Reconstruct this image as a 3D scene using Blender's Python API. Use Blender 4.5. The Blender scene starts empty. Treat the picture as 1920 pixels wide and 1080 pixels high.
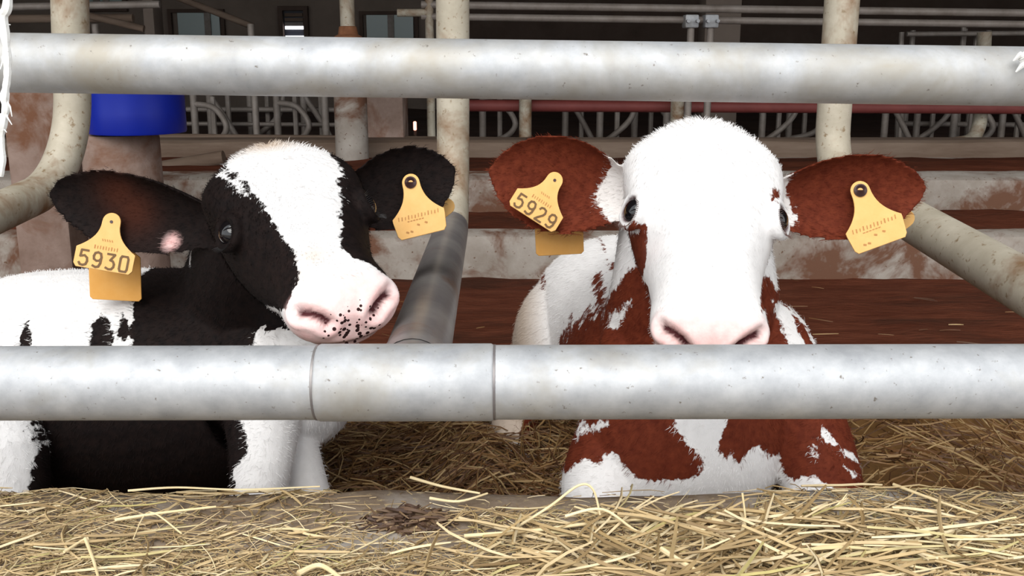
import bpy, bmesh, math, random
import numpy as np
from mathutils import Vector, Matrix, noise
from mathutils.kdtree import KDTree
from mathutils.bvhtree import BVHTree

random.seed(7); np.random.seed(7)
scene = bpy.context.scene
COL = scene.collection

# ---------------------------------------------------------------- camera
F_PX = 1900.0; PITCH = math.radians(13.0); CAM_Z = 0.73
cam_d = bpy.data.cameras.new('camera'); cam = bpy.data.objects.new('camera', cam_d); COL.objects.link(cam)
cam.location = (0, 0, CAM_Z); cam.rotation_euler = (math.radians(90) - PITCH, 0, 0)
cam_d.sensor_width = 36.0; cam_d.lens = 36.0 * F_PX / 1920.0; cam_d.clip_start = 0.02; cam_d.clip_end = 200
scene.camera = cam

# ---------------------------------------------------------------- sky and light
world = bpy.data.worlds.new('overcast_sky'); scene.world = world; world.use_nodes = True
bg = world.node_tree.nodes['Background']; bg.inputs[0].default_value = (0.93, 0.97, 1.0, 1); bg.inputs[1].default_value = 1.35
sun_d = bpy.data.lights.new('hazy_sun', 'SUN'); sun_d.energy = 2.35; sun_d.angle = math.radians(50); sun_d.color = (1.0, 0.97, 0.92)
sun = bpy.data.objects.new('hazy_sun', sun_d); COL.objects.link(sun)
sun.rotation_euler = (math.radians(48), 0, math.radians(-14))
scene.view_settings.view_transform = 'Standard'; scene.view_settings.look = 'None'
scene.view_settings.exposure = 0.25; scene.view_settings.gamma = 1.0
scene.view_settings.use_curve_mapping = False

# ---------------------------------------------------------------- helpers
CP, SP = math.cos(PITCH), math.sin(PITCH)
CAM = Vector((0, 0, CAM_Z))
def ray(px, py):
    a = (px - 960.0) / F_PX; b = (540.0 - py) / F_PX
    return Vector((a, CP + b * SP, -SP + b * CP))
def P(px, py, Y):
    d = ray(px, py); return CAM + d * (Y / d.y)
def PZ(px, py, z):
    d = ray(px, py); return CAM + d * ((z - CAM_Z) / d.z)
def ppm(Y, z=0.5):                    # metres per pixel near depth Y
    return (Y * CP - (z - CAM_Z) * SP) / F_PX

def new_obj(name, me, mat=None, parent=None):
    o = bpy.data.objects.new(name, me); COL.objects.link(o)
    if mat is not None and me is not None and not me.materials: me.materials.append(mat)
    if parent is not None: o.parent = parent
    return o
def empty(name, loc=(0, 0, 0)):
    o = bpy.data.objects.new(name, None); COL.objects.link(o); o.location = loc; o.empty_display_size = 0.05
    bpy.context.view_layer.update(); return o
def tag(o, label=None, cat=None, group=None, kind=None):
    if label: o['label'] = label
    if cat: o['category'] = cat
    if group: o['group'] = group
    if kind: o['kind'] = kind
    return o
def child(o, parent):
    o.parent = parent; o.matrix_parent_inverse = Matrix.Translation(-parent.location); return o

class MB:
    def __init__(s): s.v = []; s.f = []
    def add(s, vs, fs):
        n = len(s.v); s.v += [tuple(p) for p in vs]; s.f += [tuple(i + n for i in f) for f in fs]
    def box(s, lo, hi, bev=0.0):
        x0, y0, z0 = lo; x1, y1, z1 = hi
        if bev <= 0:
            s.add([(x0,y0,z0),(x1,y0,z0),(x1,y1,z0),(x0,y1,z0),(x0,y0,z1),(x1,y0,z1),(x1,y1,z1),(x0,y1,z1)],
                  [(3,2,1,0),(4,5,6,7),(0,1,5,4),(1,2,6,5),(2,3,7,6),(3,0,4,7)]); return
        bm = bmesh.new(); bmesh.ops.create_cube(bm, size=1)
        for v in bm.verts: v.co = Vector(((x0+x1)/2 + v.co.x*(x1-x0), (y0+y1)/2 + v.co.y*(y1-y0), (z0+z1)/2 + v.co.z*(z1-z0)))
        bmesh.ops.bevel(bm, geom=bm.edges[:], offset=bev, segments=2, affect='EDGES', profile=0.5)
        bm.verts.index_update()
        s.add([v.co for v in bm.verts], [[v.index for v in f.verts] for f in bm.faces]); bm.free()
    def tube(s, pts, rad, seg=16, cap=True, round_cap=False):
        pts = [Vector(p) for p in pts]; n = len(pts)
        rs = list(rad) if hasattr(rad, '__len__') else [rad] * n
        if round_cap:
            d0 = (pts[0] - pts[1]).normalized(); d1 = (pts[-1] - pts[-2]).normalized()
            a = []; ra = []; b = []; rb = []
            for t in (88, 65, 40, 20):
                a.append(pts[0] + d0 * rs[0] * math.sin(math.radians(t))); ra.append(rs[0] * math.cos(math.radians(t)))
            for t in (20, 40, 65, 88):
                b.append(pts[-1] + d1 * rs[-1] * math.sin(math.radians(t))); rb.append(rs[-1] * math.cos(math.radians(t)))
            pts = a + pts + b; rs = ra + rs + rb; n = len(pts)
        T = []
        for i in range(n):
            t = pts[min(i+1, n-1)] - pts[max(i-1, 0)]; T.append(t.normalized() if t.length > 1e-9 else Vector((0,0,1)))
        ref = Vector((0,0,1)) if abs(T[0].z) < 0.9 else Vector((1,0,0))
        U = (ref - T[0]*ref.dot(T[0])).normalized(); V = []; F = []
        for i in range(n):
            U = (U - T[i]*U.dot(T[i])).normalized(); W = T[i].cross(U)
            for k in range(seg):
                a = 2*math.pi*k/seg; V.append(pts[i] + (U*math.cos(a) + W*math.sin(a))*rs[i])
        for i in range(n-1):
            for k in range(seg):
                k2 = (k+1) % seg; F.append((i*seg+k, i*seg+k2, (i+1)*seg+k2, (i+1)*seg+k))
        if cap:
            F.append(tuple(range(seg))[::-1]); F.append(tuple((n-1)*seg+k for k in range(seg)))
        s.add(V, F)
    def lathe(s, prof, c=(0,0,0), seg=40):
        V = []; F = []; n = len(prof); c = Vector(c)
        for r, z in prof:
            for k in range(seg):
                a = 2*math.pi*k/seg; V.append(c + Vector((r*math.cos(a), r*math.sin(a), z)))
        for i in range(n-1):
            for k in range(seg):
                k2 = (k+1) % seg; F.append((i*seg+k, i*seg+k2, (i+1)*seg+k2, (i+1)*seg+k))
        F.append(tuple(range(seg))[::-1]); F.append(tuple((n-1)*seg+k for k in range(seg)))
        s.add(V, F)
    def mesh(s, name, smooth=True):
        me = bpy.data.meshes.new(name); me.from_pydata(s.v, [], s.f); me.update()
        if smooth:
            me.polygons.foreach_set('use_smooth', [True]*len(me.polygons))
            try: me.set_sharp_from_angle(angle=math.radians(40))
            except Exception: pass
        return me
    def build(s, name, mat, parent=None, smooth=True):
        o = new_obj(name, s.mesh(name, smooth), mat)
        if parent is not None: child(o, parent)
        return o

def catmull(pts, n=8):
    pts = [np.array(p, float) for p in pts]; out = []
    for i in range(len(pts)-1):
        p0 = pts[max(i-1,0)]; p1 = pts[i]; p2 = pts[i+1]; p3 = pts[min(i+2,len(pts)-1)]
        for k in range(n):
            t = k/n
            out.append(0.5*((2*p1)+(-p0+p2)*t+(2*p0-5*p1+4*p2-p3)*t*t+(-p0+3*p1-3*p2+p3)*t**3))
    out.append(pts[-1]); return out
def bend(p0, corner, p1, r, n=10):
    p0, c, p1 = Vector(p0), Vector(corner), Vector(p1)
    a = (p0-c).normalized(); b = (p1-c).normalized(); ang = a.angle(b); d = r/math.tan(ang/2)
    s = c + a*d; e = c + b*d; m = (a+b).normalized(); cen = c + m*(r/math.sin(ang/2))
    out = []
    for i in range(n+1):
        t = i/n; v = (s-cen).lerp(e-cen, t)
        # slerp on the arc
        va, vb = (s-cen), (e-cen); om = va.angle(vb)
        v = (va*math.sin((1-t)*om) + vb*math.sin(t*om))/math.sin(om)
        out.append(cen + v)
    return [p0] + out + [p1]

# ---------------------------------------------------------------- materials
def mat_new(name, rough=0.6, metal=0.0, spec=0.5):
    m = bpy.data.materials.new(name); m.use_nodes = True; nt = m.node_tree; b = nt.nodes['Principled BSDF']
    b.inputs['Roughness'].default_value = rough; b.inputs['Metallic'].default_value = metal
    b.inputs['Specular IOR Level'].default_value = spec
    return m, nt, b
def N(nt, t, **kw):
    n = nt.nodes.new(t)
    for k, v in kw.items(): setattr(n, k, v)
    return n
def noise_node(nt, scale, detail=4, rough=0.6, vec=None, dist=0.0):
    n = N(nt, 'ShaderNodeTexNoise'); n.inputs['Scale'].default_value = scale; n.inputs['Detail'].default_value = detail
    n.inputs['Roughness'].default_value = rough; n.inputs['Distortion'].default_value = dist
    if vec is not None: nt.links.new(vec, n.inputs['Vector'])
    return n
def ramp(nt, fac, stops):
    r = N(nt, 'ShaderNodeValToRGB'); e = r.color_ramp.elements
    while len(e) < len(stops): e.new(0.5)
    for i, (p, c) in enumerate(stops):
        e[i].position = p; e[i].color = (c[0], c[1], c[2], 1) if hasattr(c, '__len__') else (c, c, c, 1)
    nt.links.new(fac, r.inputs['Fac']); return r
def mix(nt, fac, a, b, mode='MIX'):
    m = N(nt, 'ShaderNodeMix', data_type='RGBA', blend_type=mode)
    def put(sock, v):
        if hasattr(v, 'is_linked') or hasattr(v, 'links'): nt.links.new(v, sock)
        else: sock.default_value = (*v, 1) if hasattr(v, '__len__') and len(v) == 3 else v
    put(m.inputs[0], fac); put(m.inputs[6], a); put(m.inputs[7], b); return m.outputs[2]
def math_n(nt, op, a, b=None, clamp=False):
    m = N(nt, 'ShaderNodeMath', operation=op); m.use_clamp = clamp
    for i, v in enumerate((a, b)):
        if v is None: continue
        if hasattr(v, 'links'): nt.links.new(v, m.inputs[i])
        else: m.inputs[i].default_value = v
    return m.outputs[0]
def bump(nt, b, h, strength=0.3, dist=0.01):
    n = N(nt, 'ShaderNodeBump'); n.inputs['Strength'].default_value = strength; n.inputs['Distance'].default_value = dist
    nt.links.new(h, n.inputs['Height']); nt.links.new(n.outputs[0], b.inputs['Normal'])
def objco(nt, scale=None):
    t = N(nt, 'ShaderNodeTexCoord'); o = t.outputs['Object']
    if scale:
        m = N(nt, 'ShaderNodeMapping'); m.inputs['Scale'].default_value = scale; nt.links.new(o, m.inputs[0]); return m.outputs[0]
    return o
def surf(name, c1, c2, scale, rough=0.75, stains=None, stain_scale=3, stain_lo=0.5, stain_hi=0.62, bmp=0.25, bdist=0.004, metal=0.0, stretch=None, spec=0.4, fine=None):
    m, nt, b = mat_new(name, rough, metal, spec); co = objco(nt, stretch)
    n = noise_node(nt, scale, 6, 0.65, co); r = ramp(nt, n.outputs[0], [(0.3, c1), (0.7, c2)]); out = r.outputs[0]
    if stains:
        n2 = noise_node(nt, stain_scale, 5, 0.65, co, 0.4); r2 = ramp(nt, n2.outputs[0], [(stain_lo, 0.0), (stain_hi, 1.0)])
        out = mix(nt, r2.outputs[0], out, stains)
    if fine:
        n3 = noise_node(nt, fine[0], 3, 0.6, co); r3 = ramp(nt, n3.outputs[0], [(fine[2], 0.0), (fine[3], 1.0)])
        out = mix(nt, r3.outputs[0], out, fine[1])
    nt.links.new(out, b.inputs['Base Color'])
    nb = noise_node(nt, scale*4, 5, 0.65, co); bump(nt, b, nb.outputs[0], bmp, bdist)
    return m

M = {}
M['galv'] = surf('galvanised_steel', (0.36,0.37,0.39), (0.54,0.55,0.565), 26, rough=0.60, stains=(0.36,0.335,0.29), stain_scale=6, stain_lo=0.50, stain_hi=0.72, bmp=0.10, bdist=0.0012, metal=0.45, spec=0.4, fine=(150,(0.20,0.18,0.16),0.66,0.74))
M['galv_dirty'] = surf('weathered_galvanised_steel', (0.36,0.315,0.24), (0.52,0.47,0.38), 12, rough=0.6, stains=(0.21,0.11,0.05), stain_scale=5, stain_lo=0.50, stain_hi=0.66, bmp=0.12, bdist=0.002, metal=0.1, fine=(70,(0.24,0.17,0.10),0.60,0.70))
M['galv_worn'] = surf('worn_dark_steel', (0.16,0.145,0.15), (0.30,0.28,0.27), 9, rough=0.42, stains=(0.17,0.085,0.05), stain_scale=5, stain_lo=0.55, stain_hi=0.72, bmp=0.1, bdist=0.001, metal=0.4)
M['rust'] = surf('rusty_steel', (0.16,0.06,0.025), (0.30,0.13,0.06), 18, rough=0.85)
M['concrete'] = surf('kerb_concrete', (0.16,0.115,0.08), (0.29,0.225,0.165), 9, rough=0.9, spec=0.1, stains=(0.34,0.31,0.28), stain_scale=4, stain_lo=0.5, stain_hi=0.66, bmp=0.45, bdist=0.006, fine=(120,(0.42,0.33,0.19),0.60,0.68))
M['pale_concrete'] = surf('pale_stained_concrete', (0.24,0.20,0.165), (0.42,0.38,0.34), 6, rough=0.9, stains=(0.14,0.065,0.038), stain_scale=4.5, stain_lo=0.47, stain_hi=0.60, bmp=0.4, bdist=0.006, fine=(60,(0.14,0.08,0.05),0.64,0.70))
M['brown_concrete'] = surf('brown_stained_concrete', (0.20,0.13,0.10), (0.33,0.24,0.20), 11, rough=0.9, stains=(0.17,0.075,0.04), stain_scale=5, stain_lo=0.5, stain_hi=0.64, bmp=0.4, bdist=0.006)
M['mud'] = surf('red_brown_bedding_floor', (0.075,0.020,0.010), (0.145,0.045,0.024), 10, spec=0.08, rough=0.92, stains=(0.06,0.022,0.013), stain_scale=3, stain_lo=0.48, stain_hi=0.64, bmp=0.6, bdist=0.015, stretch=(0.5,1.6,1))
M['dark_floor'] = surf('dark_stall_floor', (0.06,0.03,0.02), (0.13,0.07,0.05), 5, rough=0.92)
M['far_wall'] = surf('far_plaster_wall', (0.20,0.155,0.125), (0.28,0.22,0.18), 2, rough=0.9)
M['dark_wall'] = surf('bay_shade_and_trim_brown', (0.085,0.055,0.042), (0.13,0.09,0.07), 3, rough=0.9)  # brown with the shade of a dark open bay put in; also frames, stem
M['ceiling'] = surf('dusty_roof_sheet', (0.10,0.085,0.07), (0.15,0.13,0.11), 2, rough=0.9)
M['red_paint'] = surf('red_oxide_paint', (0.15,0.028,0.024), (0.21,0.045,0.038), 8, rough=0.6)
M['far_steel'] = surf('dull_stall_steel', (0.20,0.165,0.14), (0.32,0.28,0.25), 12, rough=0.55, metal=0.2, bmp=0.05)
M['blue'] = surf('blue_plastic', (0.002,0.012,0.25), (0.003,0.02,0.33), 5, rough=0.38, bmp=0.02, bdist=0.001)
M['board'] = surf('grimy_board', (0.12,0.075,0.05), (0.22,0.16,0.12), 7, rough=0.85, stretch=(0.3,1,2))
M['ground'] = surf('alley_concrete', (0.30,0.28,0.25), (0.42,0.40,0.37), 5, rough=0.9)
def glass_mat():
    m, nt, b = mat_new('frosted_pane', 0.25); b.inputs['Base Color'].default_value = (0.36,0.44,0.42,1); return m
M['pane'] = glass_mat()
def flat(name, c, rough=0.5, spec=0.5, emit=None, estr=0):
    m, nt, b = mat_new(name, rough, 0, spec); b.inputs['Base Color'].default_value = (*c, 1)
    if emit: b.inputs['Emission Color'].default_value = (*emit, 1); b.inputs['Emission Strength'].default_value = estr
    return m
M['daylight'] = flat('daylight_gap', (0.8,0.8,0.85), emit=(0.95,0.97,1.0), estr=1.6)
M['lamp_red'] = flat('red_lamp', (0.8,0.1,0.05), emit=(1.0,0.35,0.25), estr=3)
M['tag'] = surf('orange_tag_plastic', (0.84,0.46,0.14), (0.88,0.52,0.18), 60, rough=0.5, bmp=0.03, bdist=0.0005)
M['tag_deep'] = surf('deep_orange_tag_plastic', (0.82,0.40,0.09), (0.86,0.45,0.12), 60, rough=0.5, bmp=0.03, bdist=0.0005)
M['tag_print'] = flat('tag_print', (0.16,0.085,0.03), 0.7)
M['tag_faint'] = flat('tag_faint_print', (0.50,0.235,0.07), 0.7)
M['stud'] = flat('dark_stud', (0.05,0.022,0.022), 0.4)
M['eye'] = flat('dark_wet_eye', (0.006,0.005,0.006), 0.05, 0.7)
M['rope'] = surf('white_frayed_twine', (0.72,0.72,0.70), (0.86,0.86,0.85), 60, rough=0.9)

def straw_mat(name, stops):
    m, nt, b = mat_new(name, 0.55, 0, 0.35)
    g = N(nt, 'ShaderNodeNewGeometry'); r = ramp(nt, g.outputs['Random Per Island'], stops)
    n = noise_node(nt, 40, 3, 0.6, objco(nt)); r2 = ramp(nt, n.outputs[0], [(0.3, 0.75), (0.7, 1.0)])
    nt.links.new(mix(nt, 1.0, r.outputs[0], r2.outputs[0], 'MULTIPLY'), b.inputs['Base Color']); return m
M['straw'] = straw_mat('golden_straw', [(0.0,(0.22,0.14,0.06)), (0.3,(0.42,0.29,0.135)), (0.6,(0.55,0.40,0.205)), (0.88,(0.80,0.66,0.42)), (1.0,(0.42,0.35,0.12))])
M['chaff'] = straw_mat('straw_chaff', [(0.0,(0.12,0.07,0.035)), (0.45,(0.26,0.17,0.085)), (0.85,(0.46,0.34,0.18)), (1.0,(0.24,0.20,0.08))])
M['hay'] = straw_mat('brown_hay', [(0.0,(0.07,0.028,0.011)), (0.4,(0.17,0.075,0.025)), (0.75,(0.28,0.155,0.055)), (1.0,(0.46,0.32,0.15))])
M['clump'] = straw_mat('dark_dung_straw', [(0.0,(0.045,0.022,0.014)), (0.6,(0.10,0.055,0.032)), (1.0,(0.22,0.14,0.07))])
M['hero_straw'] = surf('pale_straw_stalk', (0.70,0.54,0.29), (0.84,0.70,0.44), 30, rough=0.5, bmp=0.1, bdist=0.001, stretch=(1,1,1))

def coat(name, dark1, dark2, white=(0.88,0.86,0.855)):
    m, nt, b = mat_new(name, 0.75, 0, 0.12); co = objco(nt)
    def attr(n):
        a = N(nt, 'ShaderNodeAttribute', attribute_name=n, attribute_type='GEOMETRY'); return a.outputs['Fac']
    n1 = noise_node(nt, 150, 3, 0.6, co); n0 = noise_node(nt, 45, 2, 0.5, co)
    j = math_n(nt, 'ADD', math_n(nt, 'MULTIPLY', math_n(nt, 'SUBTRACT', n1.outputs[0], 0.5), 0.014),
                          math_n(nt, 'MULTIPLY', math_n(nt, 'SUBTRACT', n0.outputs[0], 0.5), 0.018))
    pf = math_n(nt, 'ADD', math_n(nt, 'MULTIPLY', math_n(nt, 'ADD', attr('patch'), j), 400), 0.5, clamp=True)
    nd = noise_node(nt, 90, 3, 0.6, co); rd = ramp(nt, nd.outputs[0], [(0.3, dark1), (0.7, dark2)])
    nw = noise_node(nt, 60, 3, 0.6, co); rw = ramp(nt, nw.outputs[0], [(0.3, [c*0.92 for c in white]), (0.7, white)])
    tanned = mix(nt, attr('tan'), rw.outputs[0], (0.52,0.36,0.22))
    c = mix(nt, pf, tanned, rd.outputs[0])
    c = mix(nt, attr('warm'), c, (0.17,0.042,0.018))
    npk = noise_node(nt, 70, 4, 0.6, co); rp = ramp(nt, npk.outputs[0], [(0.3,(0.78,0.44,0.42)), (0.7,(0.86,0.60,0.57))])
    c = mix(nt, attr('pink'), c, rp.outputs[0])
    vo = N(nt, 'ShaderNodeTexVoronoi'); vo.inputs['Scale'].default_value = 150; nt.links.new(co, vo.inputs['Vector'])
    sp = math_n(nt, 'LESS_THAN', vo.outputs['Distance'], math_n(nt, 'MULTIPLY', attr('freckle'), 0.42))
    c = mix(nt, sp, c, (0.03,0.012,0.012))
    c = mix(nt, attr('dark'), c, (0.07,0.018,0.02))
    nt.links.new(c, b.inputs['Base Color'])
    nb = noise_node(nt, 260, 4, 0.7, co); bump(nt, b, nb.outputs[0], 0.25, 0.002)
    return m
M['coat_black'] = coat('black_and_white_coat', (0.006,0.004,0.004), (0.014,0.008,0.007))
M['coat_red'] = coat('red_and_white_coat', (0.105,0.018,0.008), (0.165,0.033,0.014))

# ================================================================= THE SETTING
def structure(o): o['kind'] = 'structure'; return o
KZ = 0.25                                  # kerb / feed alley level; the pen floor is z = 0
def grid_surface(name, x0, x1, y0, y1, nx, ny, zf, mat):
    V = []; F = []
    for j in range(ny+1):
        for i in range(nx+1):
            x = x0+(x1-x0)*i/nx; y = y0+(y1-y0)*j/ny; V.append((x, y, zf(x, y)))
    for j in range(ny):
        for i in range(nx):
            a = j*(nx+1)+i; F.append((a, a+1, a+nx+2, a+nx+1))
    m = MB(); m.add(V, F); return structure(m.build(name, mat))
grid_surface('floor', -7, 7, 1.0, 3.4, 140, 60, lambda x, y: 0.012*noise.noise(Vector((x*5, y*7, 0))) + 0.006*noise.noise(Vector((x*19, y*23, 3))), M['mud'])
def kerb_z(x, y):
    z = KZ + 0.006*noise.noise(Vector((x*4, y*5, 1))) + 0.003*noise.noise(Vector((x*17, y*21, 5)))
    return z
KY = 1.085
def kerb_profile(x):
    yb = KY + 0.012*noise.noise(Vector((x*3, 0, 9)))
    return [(0.1, kerb_z(x,0.1)), *[(y, kerb_z(x, y)) for y in np.linspace(0.16, yb-0.04, 34)],
            (yb-0.02, kerb_z(x, yb)-0.004), (yb-0.006, kerb_z(x, yb)-0.013), (yb, KZ-0.03), (yb+0.002, KZ-0.1), (yb+0.002, -0.05)]
V = []; Fc = []; xs = np.linspace(-3, 3, 200); prof_n = None
for x in xs:
    pr = kerb_profile(x); prof_n = len(pr); V += [(x, y, z) for y, z in pr]
for i in range(len(xs)-1):
    for j in range(prof_n-1):
        a = i*prof_n+j; Fc.append((a, a+prof_n, a+prof_n+1, a+1))
m = MB(); m.add(V, Fc); structure(m.build('feed_kerb', M['concrete']))
m = MB(); m.box((-30, -30, KZ-0.2), (30, 0.12, KZ-0.004)); structure(m.build('feed_alley_floor', M['ground'], smooth=False))
# steps behind the pen
def step(name, y0, y1, z0, z1, mat, wob=0.012):
    V = []; F = []; xs = np.linspace(-7, 7, 160)
    for x in xs:
        w = wob*noise.noise(Vector((x*2.3, y0*3, 2))); h = wob*0.6*noise.noise(Vector((x*3.1, y0, 7)))
        V += [(x, y0+w, z0-0.05), (x, y0+w*1.2-0.004, z1-0.05+h), (x, y0+w+0.008, z1-0.012+h), (x, y0+w+0.03, z1+h), (x, (y0+y1)/2, z1-0.004), (x, y1, z1)]
    for i in range(len(xs)-1):
        for j in range(5):
            a = i*6+j; F.append((a, a+6, a+7, a+1))
    m = MB(); m.add(V, F); return structure(m.build(name, mat))
step('kerb_step', 3.3, 3.8, 0.0, 0.15, M['pale_concrete'])
step('kerb_step', 3.75, 4.6, 0.15, 0.285, M['pale_concrete'])
step('kerb_step', 4.5, 4.66, 0.285, 0.36, M['board'])
grid_surface('stall_floor', -7, 7, 4.6, 12.1, 80, 40, lambda x, y: 0.10 + 0.02*noise.noise(Vector((x*2, y*2, 0))), M['dark_floor'])
# brown litter lying along the steps (flat crusts of dung and hay)
def crust(name, x0, x1, y0, y1, z, h, mat):
    def zf(x, y):
        u = (y-y0)/(y1-y0); e = math.sin(math.pi*min(max(u,0),1))**0.5
        return z + (h*(0.6+0.8*noise.noise(Vector((x*6, y*9, z*10)))))*e - 0.008*(1-e)
    return grid_surface(name, x0, x1, y0, y1, 160, 10, zf, mat)
crust('dung_crust', -7, 7, 3.38, 3.8, 0.15, 0.028, M['mud'])
crust('dung_crust', -7, 7, 3.95, 4.5, 0.285, 0.02, M['mud'])
# walls and roof
m = MB(); m.box((-9, 12, -0.1), (-0.55, 12.2, 4.2)); structure(m.build('wall_back', M['far_wall'], smooth=False))
m = MB(); m.box((-0.55, 12, -0.1), (9, 12.2, 4.2)); structure(m.build('wall_back', M['dark_wall'], smooth=False))  # stands where a dark open bay lies; its shade is in the colour
m = MB(); m.box((-7.2, 1.0, -0.1), (-7, 12.2, 4.2)); structure(m.build('wall_left', M['far_wall'], smooth=False))
m = MB(); m.box((7, 1.0, -0.1), (7.2, 12.2, 4.2)); structure(m.build('wall_right', M['dark_wall'], smooth=False))
m = MB(); m.box((-9, 0.9, 3.0), (9, 12.4, 3.12)); structure(m.build('ceiling', M['ceiling'], smooth=False))

# ================================================================= FENCE RAILS
R_LOW = 0.0385
pl = P(-700, 720, 1.0); pr_ = P(2620, 713, 1.0)
def on_low(px): 
    t = (px+700)/3320.0; return pl.lerp(pr_, t)
low = empty('feed_rail', on_low(762)); tag(low, 'thick lower galvanised feed rail with a wide sleeve joint, in front of both calves', 'rail')
m = MB(); m.tube([on_low(-700), on_low(598)], R_LOW, 48); m.build('pipe', M['galv'], low)
m = MB(); m.tube([on_low(927), on_low(2620)], R_LOW, 48); m.build('pipe', M['galv'], low)
m = MB(); a, b_ = on_low(596), on_low(929); d = (b_-a).normalized()
m.tube([a, a+d*0.0015, a+d*0.004, b_-d*0.004, b_-d*0.0015, b_], [R_LOW-0.003, R_LOW+0.0002, R_LOW+0.0016, R_LOW+0.0016, R_LOW+0.0002, R_LOW-0.003], 48)
tee = m.build('tee_sleeve', M['galv'], low)
for px in (597, 928):
    c = on_low(px); m = MB()
    m.tube([c-d*0.0022, c-d*0.001, c+d*0.001, c+d*0.0022], [R_LOW-0.001, R_LOW+0.0006, R_LOW+0.0006, R_LOW-0.001], 40)
    m.build('seam', M['galv_worn'], low)
ua, ub = P(-700, 108, 1.07), P(2620, 153, 1.07)
m = MB(); m.tube([ua, ub], 0.0302, 48); up = m.build('neck_rail', M['galv'])
tag(up, 'upper galvanised neck rail running across above the calves', 'rail')

# bent divider pipes (vertical post, bend, run towards the feed rail)
def bent_pipe(name, top, corner, end, r, rad, mat, label, collar=None):
    m = MB(); m.tube(bend(top, corner, end, rad, 16), r, 28); o = m.build(name, mat); tag(o, label, 'pipe', 'bent divider pipes of the calf pen'); return o
# centre pipe ends in the sleeve
c_end = on_low(770) + Vector((0, 0.004, 0.0)); cor = P(850, 418, 2.35)
centre = empty('divider_pipe', (cor.x, 2.35, 0)); tag(centre, 'bent grey divider pipe rising between the calves from the rail sleeve', 'pipe', 'bent divider pipes of the calf pen')
path = bend(P(848, -260, 2.35), cor, c_end, 0.20, 16); k_ = len(path)-5
m = MB(); m.tube(path[:k_+1], 0.0375, 28, cap=False); m.build('post', M['galv_dirty'], centre)
m = MB(); m.tube(path[k_:], 0.0375, 28, cap=False); m.build('run', M['galv_worn'], centre)
dd = (path[-1]-path[-2]).normalized(); m = MB()
m.tube([c_end-dd*0.075, c_end-dd*0.068, c_end-dd*0.045, c_end-dd*0.03], [0.0372, 0.0392, 0.0398, 0.0385], 28, cap=False); m.build('weld_socket', M['galv_worn'], centre)
bent_pipe('divider_pipe', P(122, -330, 2.25), P(140, 334, 2.25), P(-900, 800, 1.02), 0.0385, 0.20, M['galv_dirty'], 'bent pale divider pipe with rust runs, left of the blue tub')
rc_ = P(1556, 324, 2.35); re_ = P(1922, 537, 1.42); re_ = rc_ + (re_-rc_)*((2.35-1.02)/(2.35-1.42))
bent_pipe('divider_pipe', P(1600, -300, 2.35), rc_, re_, 0.0385, 0.12, M['galv_dirty'], 'bent beige divider pipe slanting down to the right edge of the photo')

# frayed white twine hanging at the left edge, scrap of twine on the rail at the right edge
rope = empty('frayed_twine', P(6, 320, 0.97)); tag(rope, 'frayed white twine hanging over the rails at the left edge', 'twine')
pts = [P(x, y, 0.985) for x, y in ((16,-60),(14,10),(6,30),(9,60),(13,100),(14,140),(11,165),(8,185),(11,205),(5,230),(2,260),(4,300),(0,330))]
pts = [Vector(p) for p in catmull(pts, 6)]
m = MB(); m.tube(pts, [0.0032+0.0028*abs(noise.noise(p*60)) for p in pts], 8); m.build('cord', M['rope'], rope)
for i in range(26):
    p = pts[random.randrange(len(pts)-8)]; q = p + Vector((random.uniform(-.007,.007), random.uniform(-.006,.004), random.uniform(-.02,.012)))
    m = MB(); m.tube([p, p.lerp(q, .5)+Vector((random.uniform(-.003,.003),0,0)), q], [0.0011, 0.0009, 0.0004], 5); m.build('fray', M['rope'], rope)
knot = empty('twine_scrap', P(1915, 120, 1.03)); tag(knot, 'white scrap of twine stuck on the upper rail at the right edge', 'twine')
for i in range(9):
    c = P(1920+random.uniform(-8, 14), 112+random.uniform(-10, 12), 1.034); e = c + Vector((random.uniform(-.012,.012), -0.004, random.uniform(-.008,.008)))
    m = MB(); m.tube([c, c.lerp(e,.5)+Vector((0,-.004,.002)), e], [0.003, 0.0026, 0.0008], 6); m.build('strand', M['rope'], knot)

# ================================================================= BACKGROUND
# blue tub on a concrete drum
bc = P(259, 248, 2.95); tub = empty('feed_tub', (bc.x, bc.y, bc.z)); tag(tub, 'round blue plastic tub standing on a concrete drum behind the black calf', 'tub')
rr = 88*ppm(2.95); m = MB()
m.lathe([(rr*0.985, 0.0), (rr, 0.006), (rr*0.995, 0.06), (rr*1.0, 0.15), (rr*1.03, 0.17), (rr*1.03, 0.185), (rr*0.96, 0.186), (rr*0.94, 0.05), (rr*0.9, 0.03)], bc, 64); m.build('shell', M['blue'], tub)
m = MB(); m.lathe([(rr*1.0, 0.166), (rr*1.05, 0.17), (rr*1.05, 0.186), (rr*1.0, 0.189)], bc, 64); m.build('rim', M['blue'], tub)
dc = P(225, 250, 2.97); r2 = 70*ppm(2.97); m = MB()
hh = dc.z; m.lathe([(r2*1.04, 0.0), (r2*1.02, hh*0.5), (r2, hh-0.012), (r2*0.97, hh-0.002), (r2*0.9, hh-0.001)], (dc.x, dc.y, 0), 48)
tag(m.build('concrete_drum', M['brown_concrete']), 'round stained concrete drum carrying the blue tub', 'drum')

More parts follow.
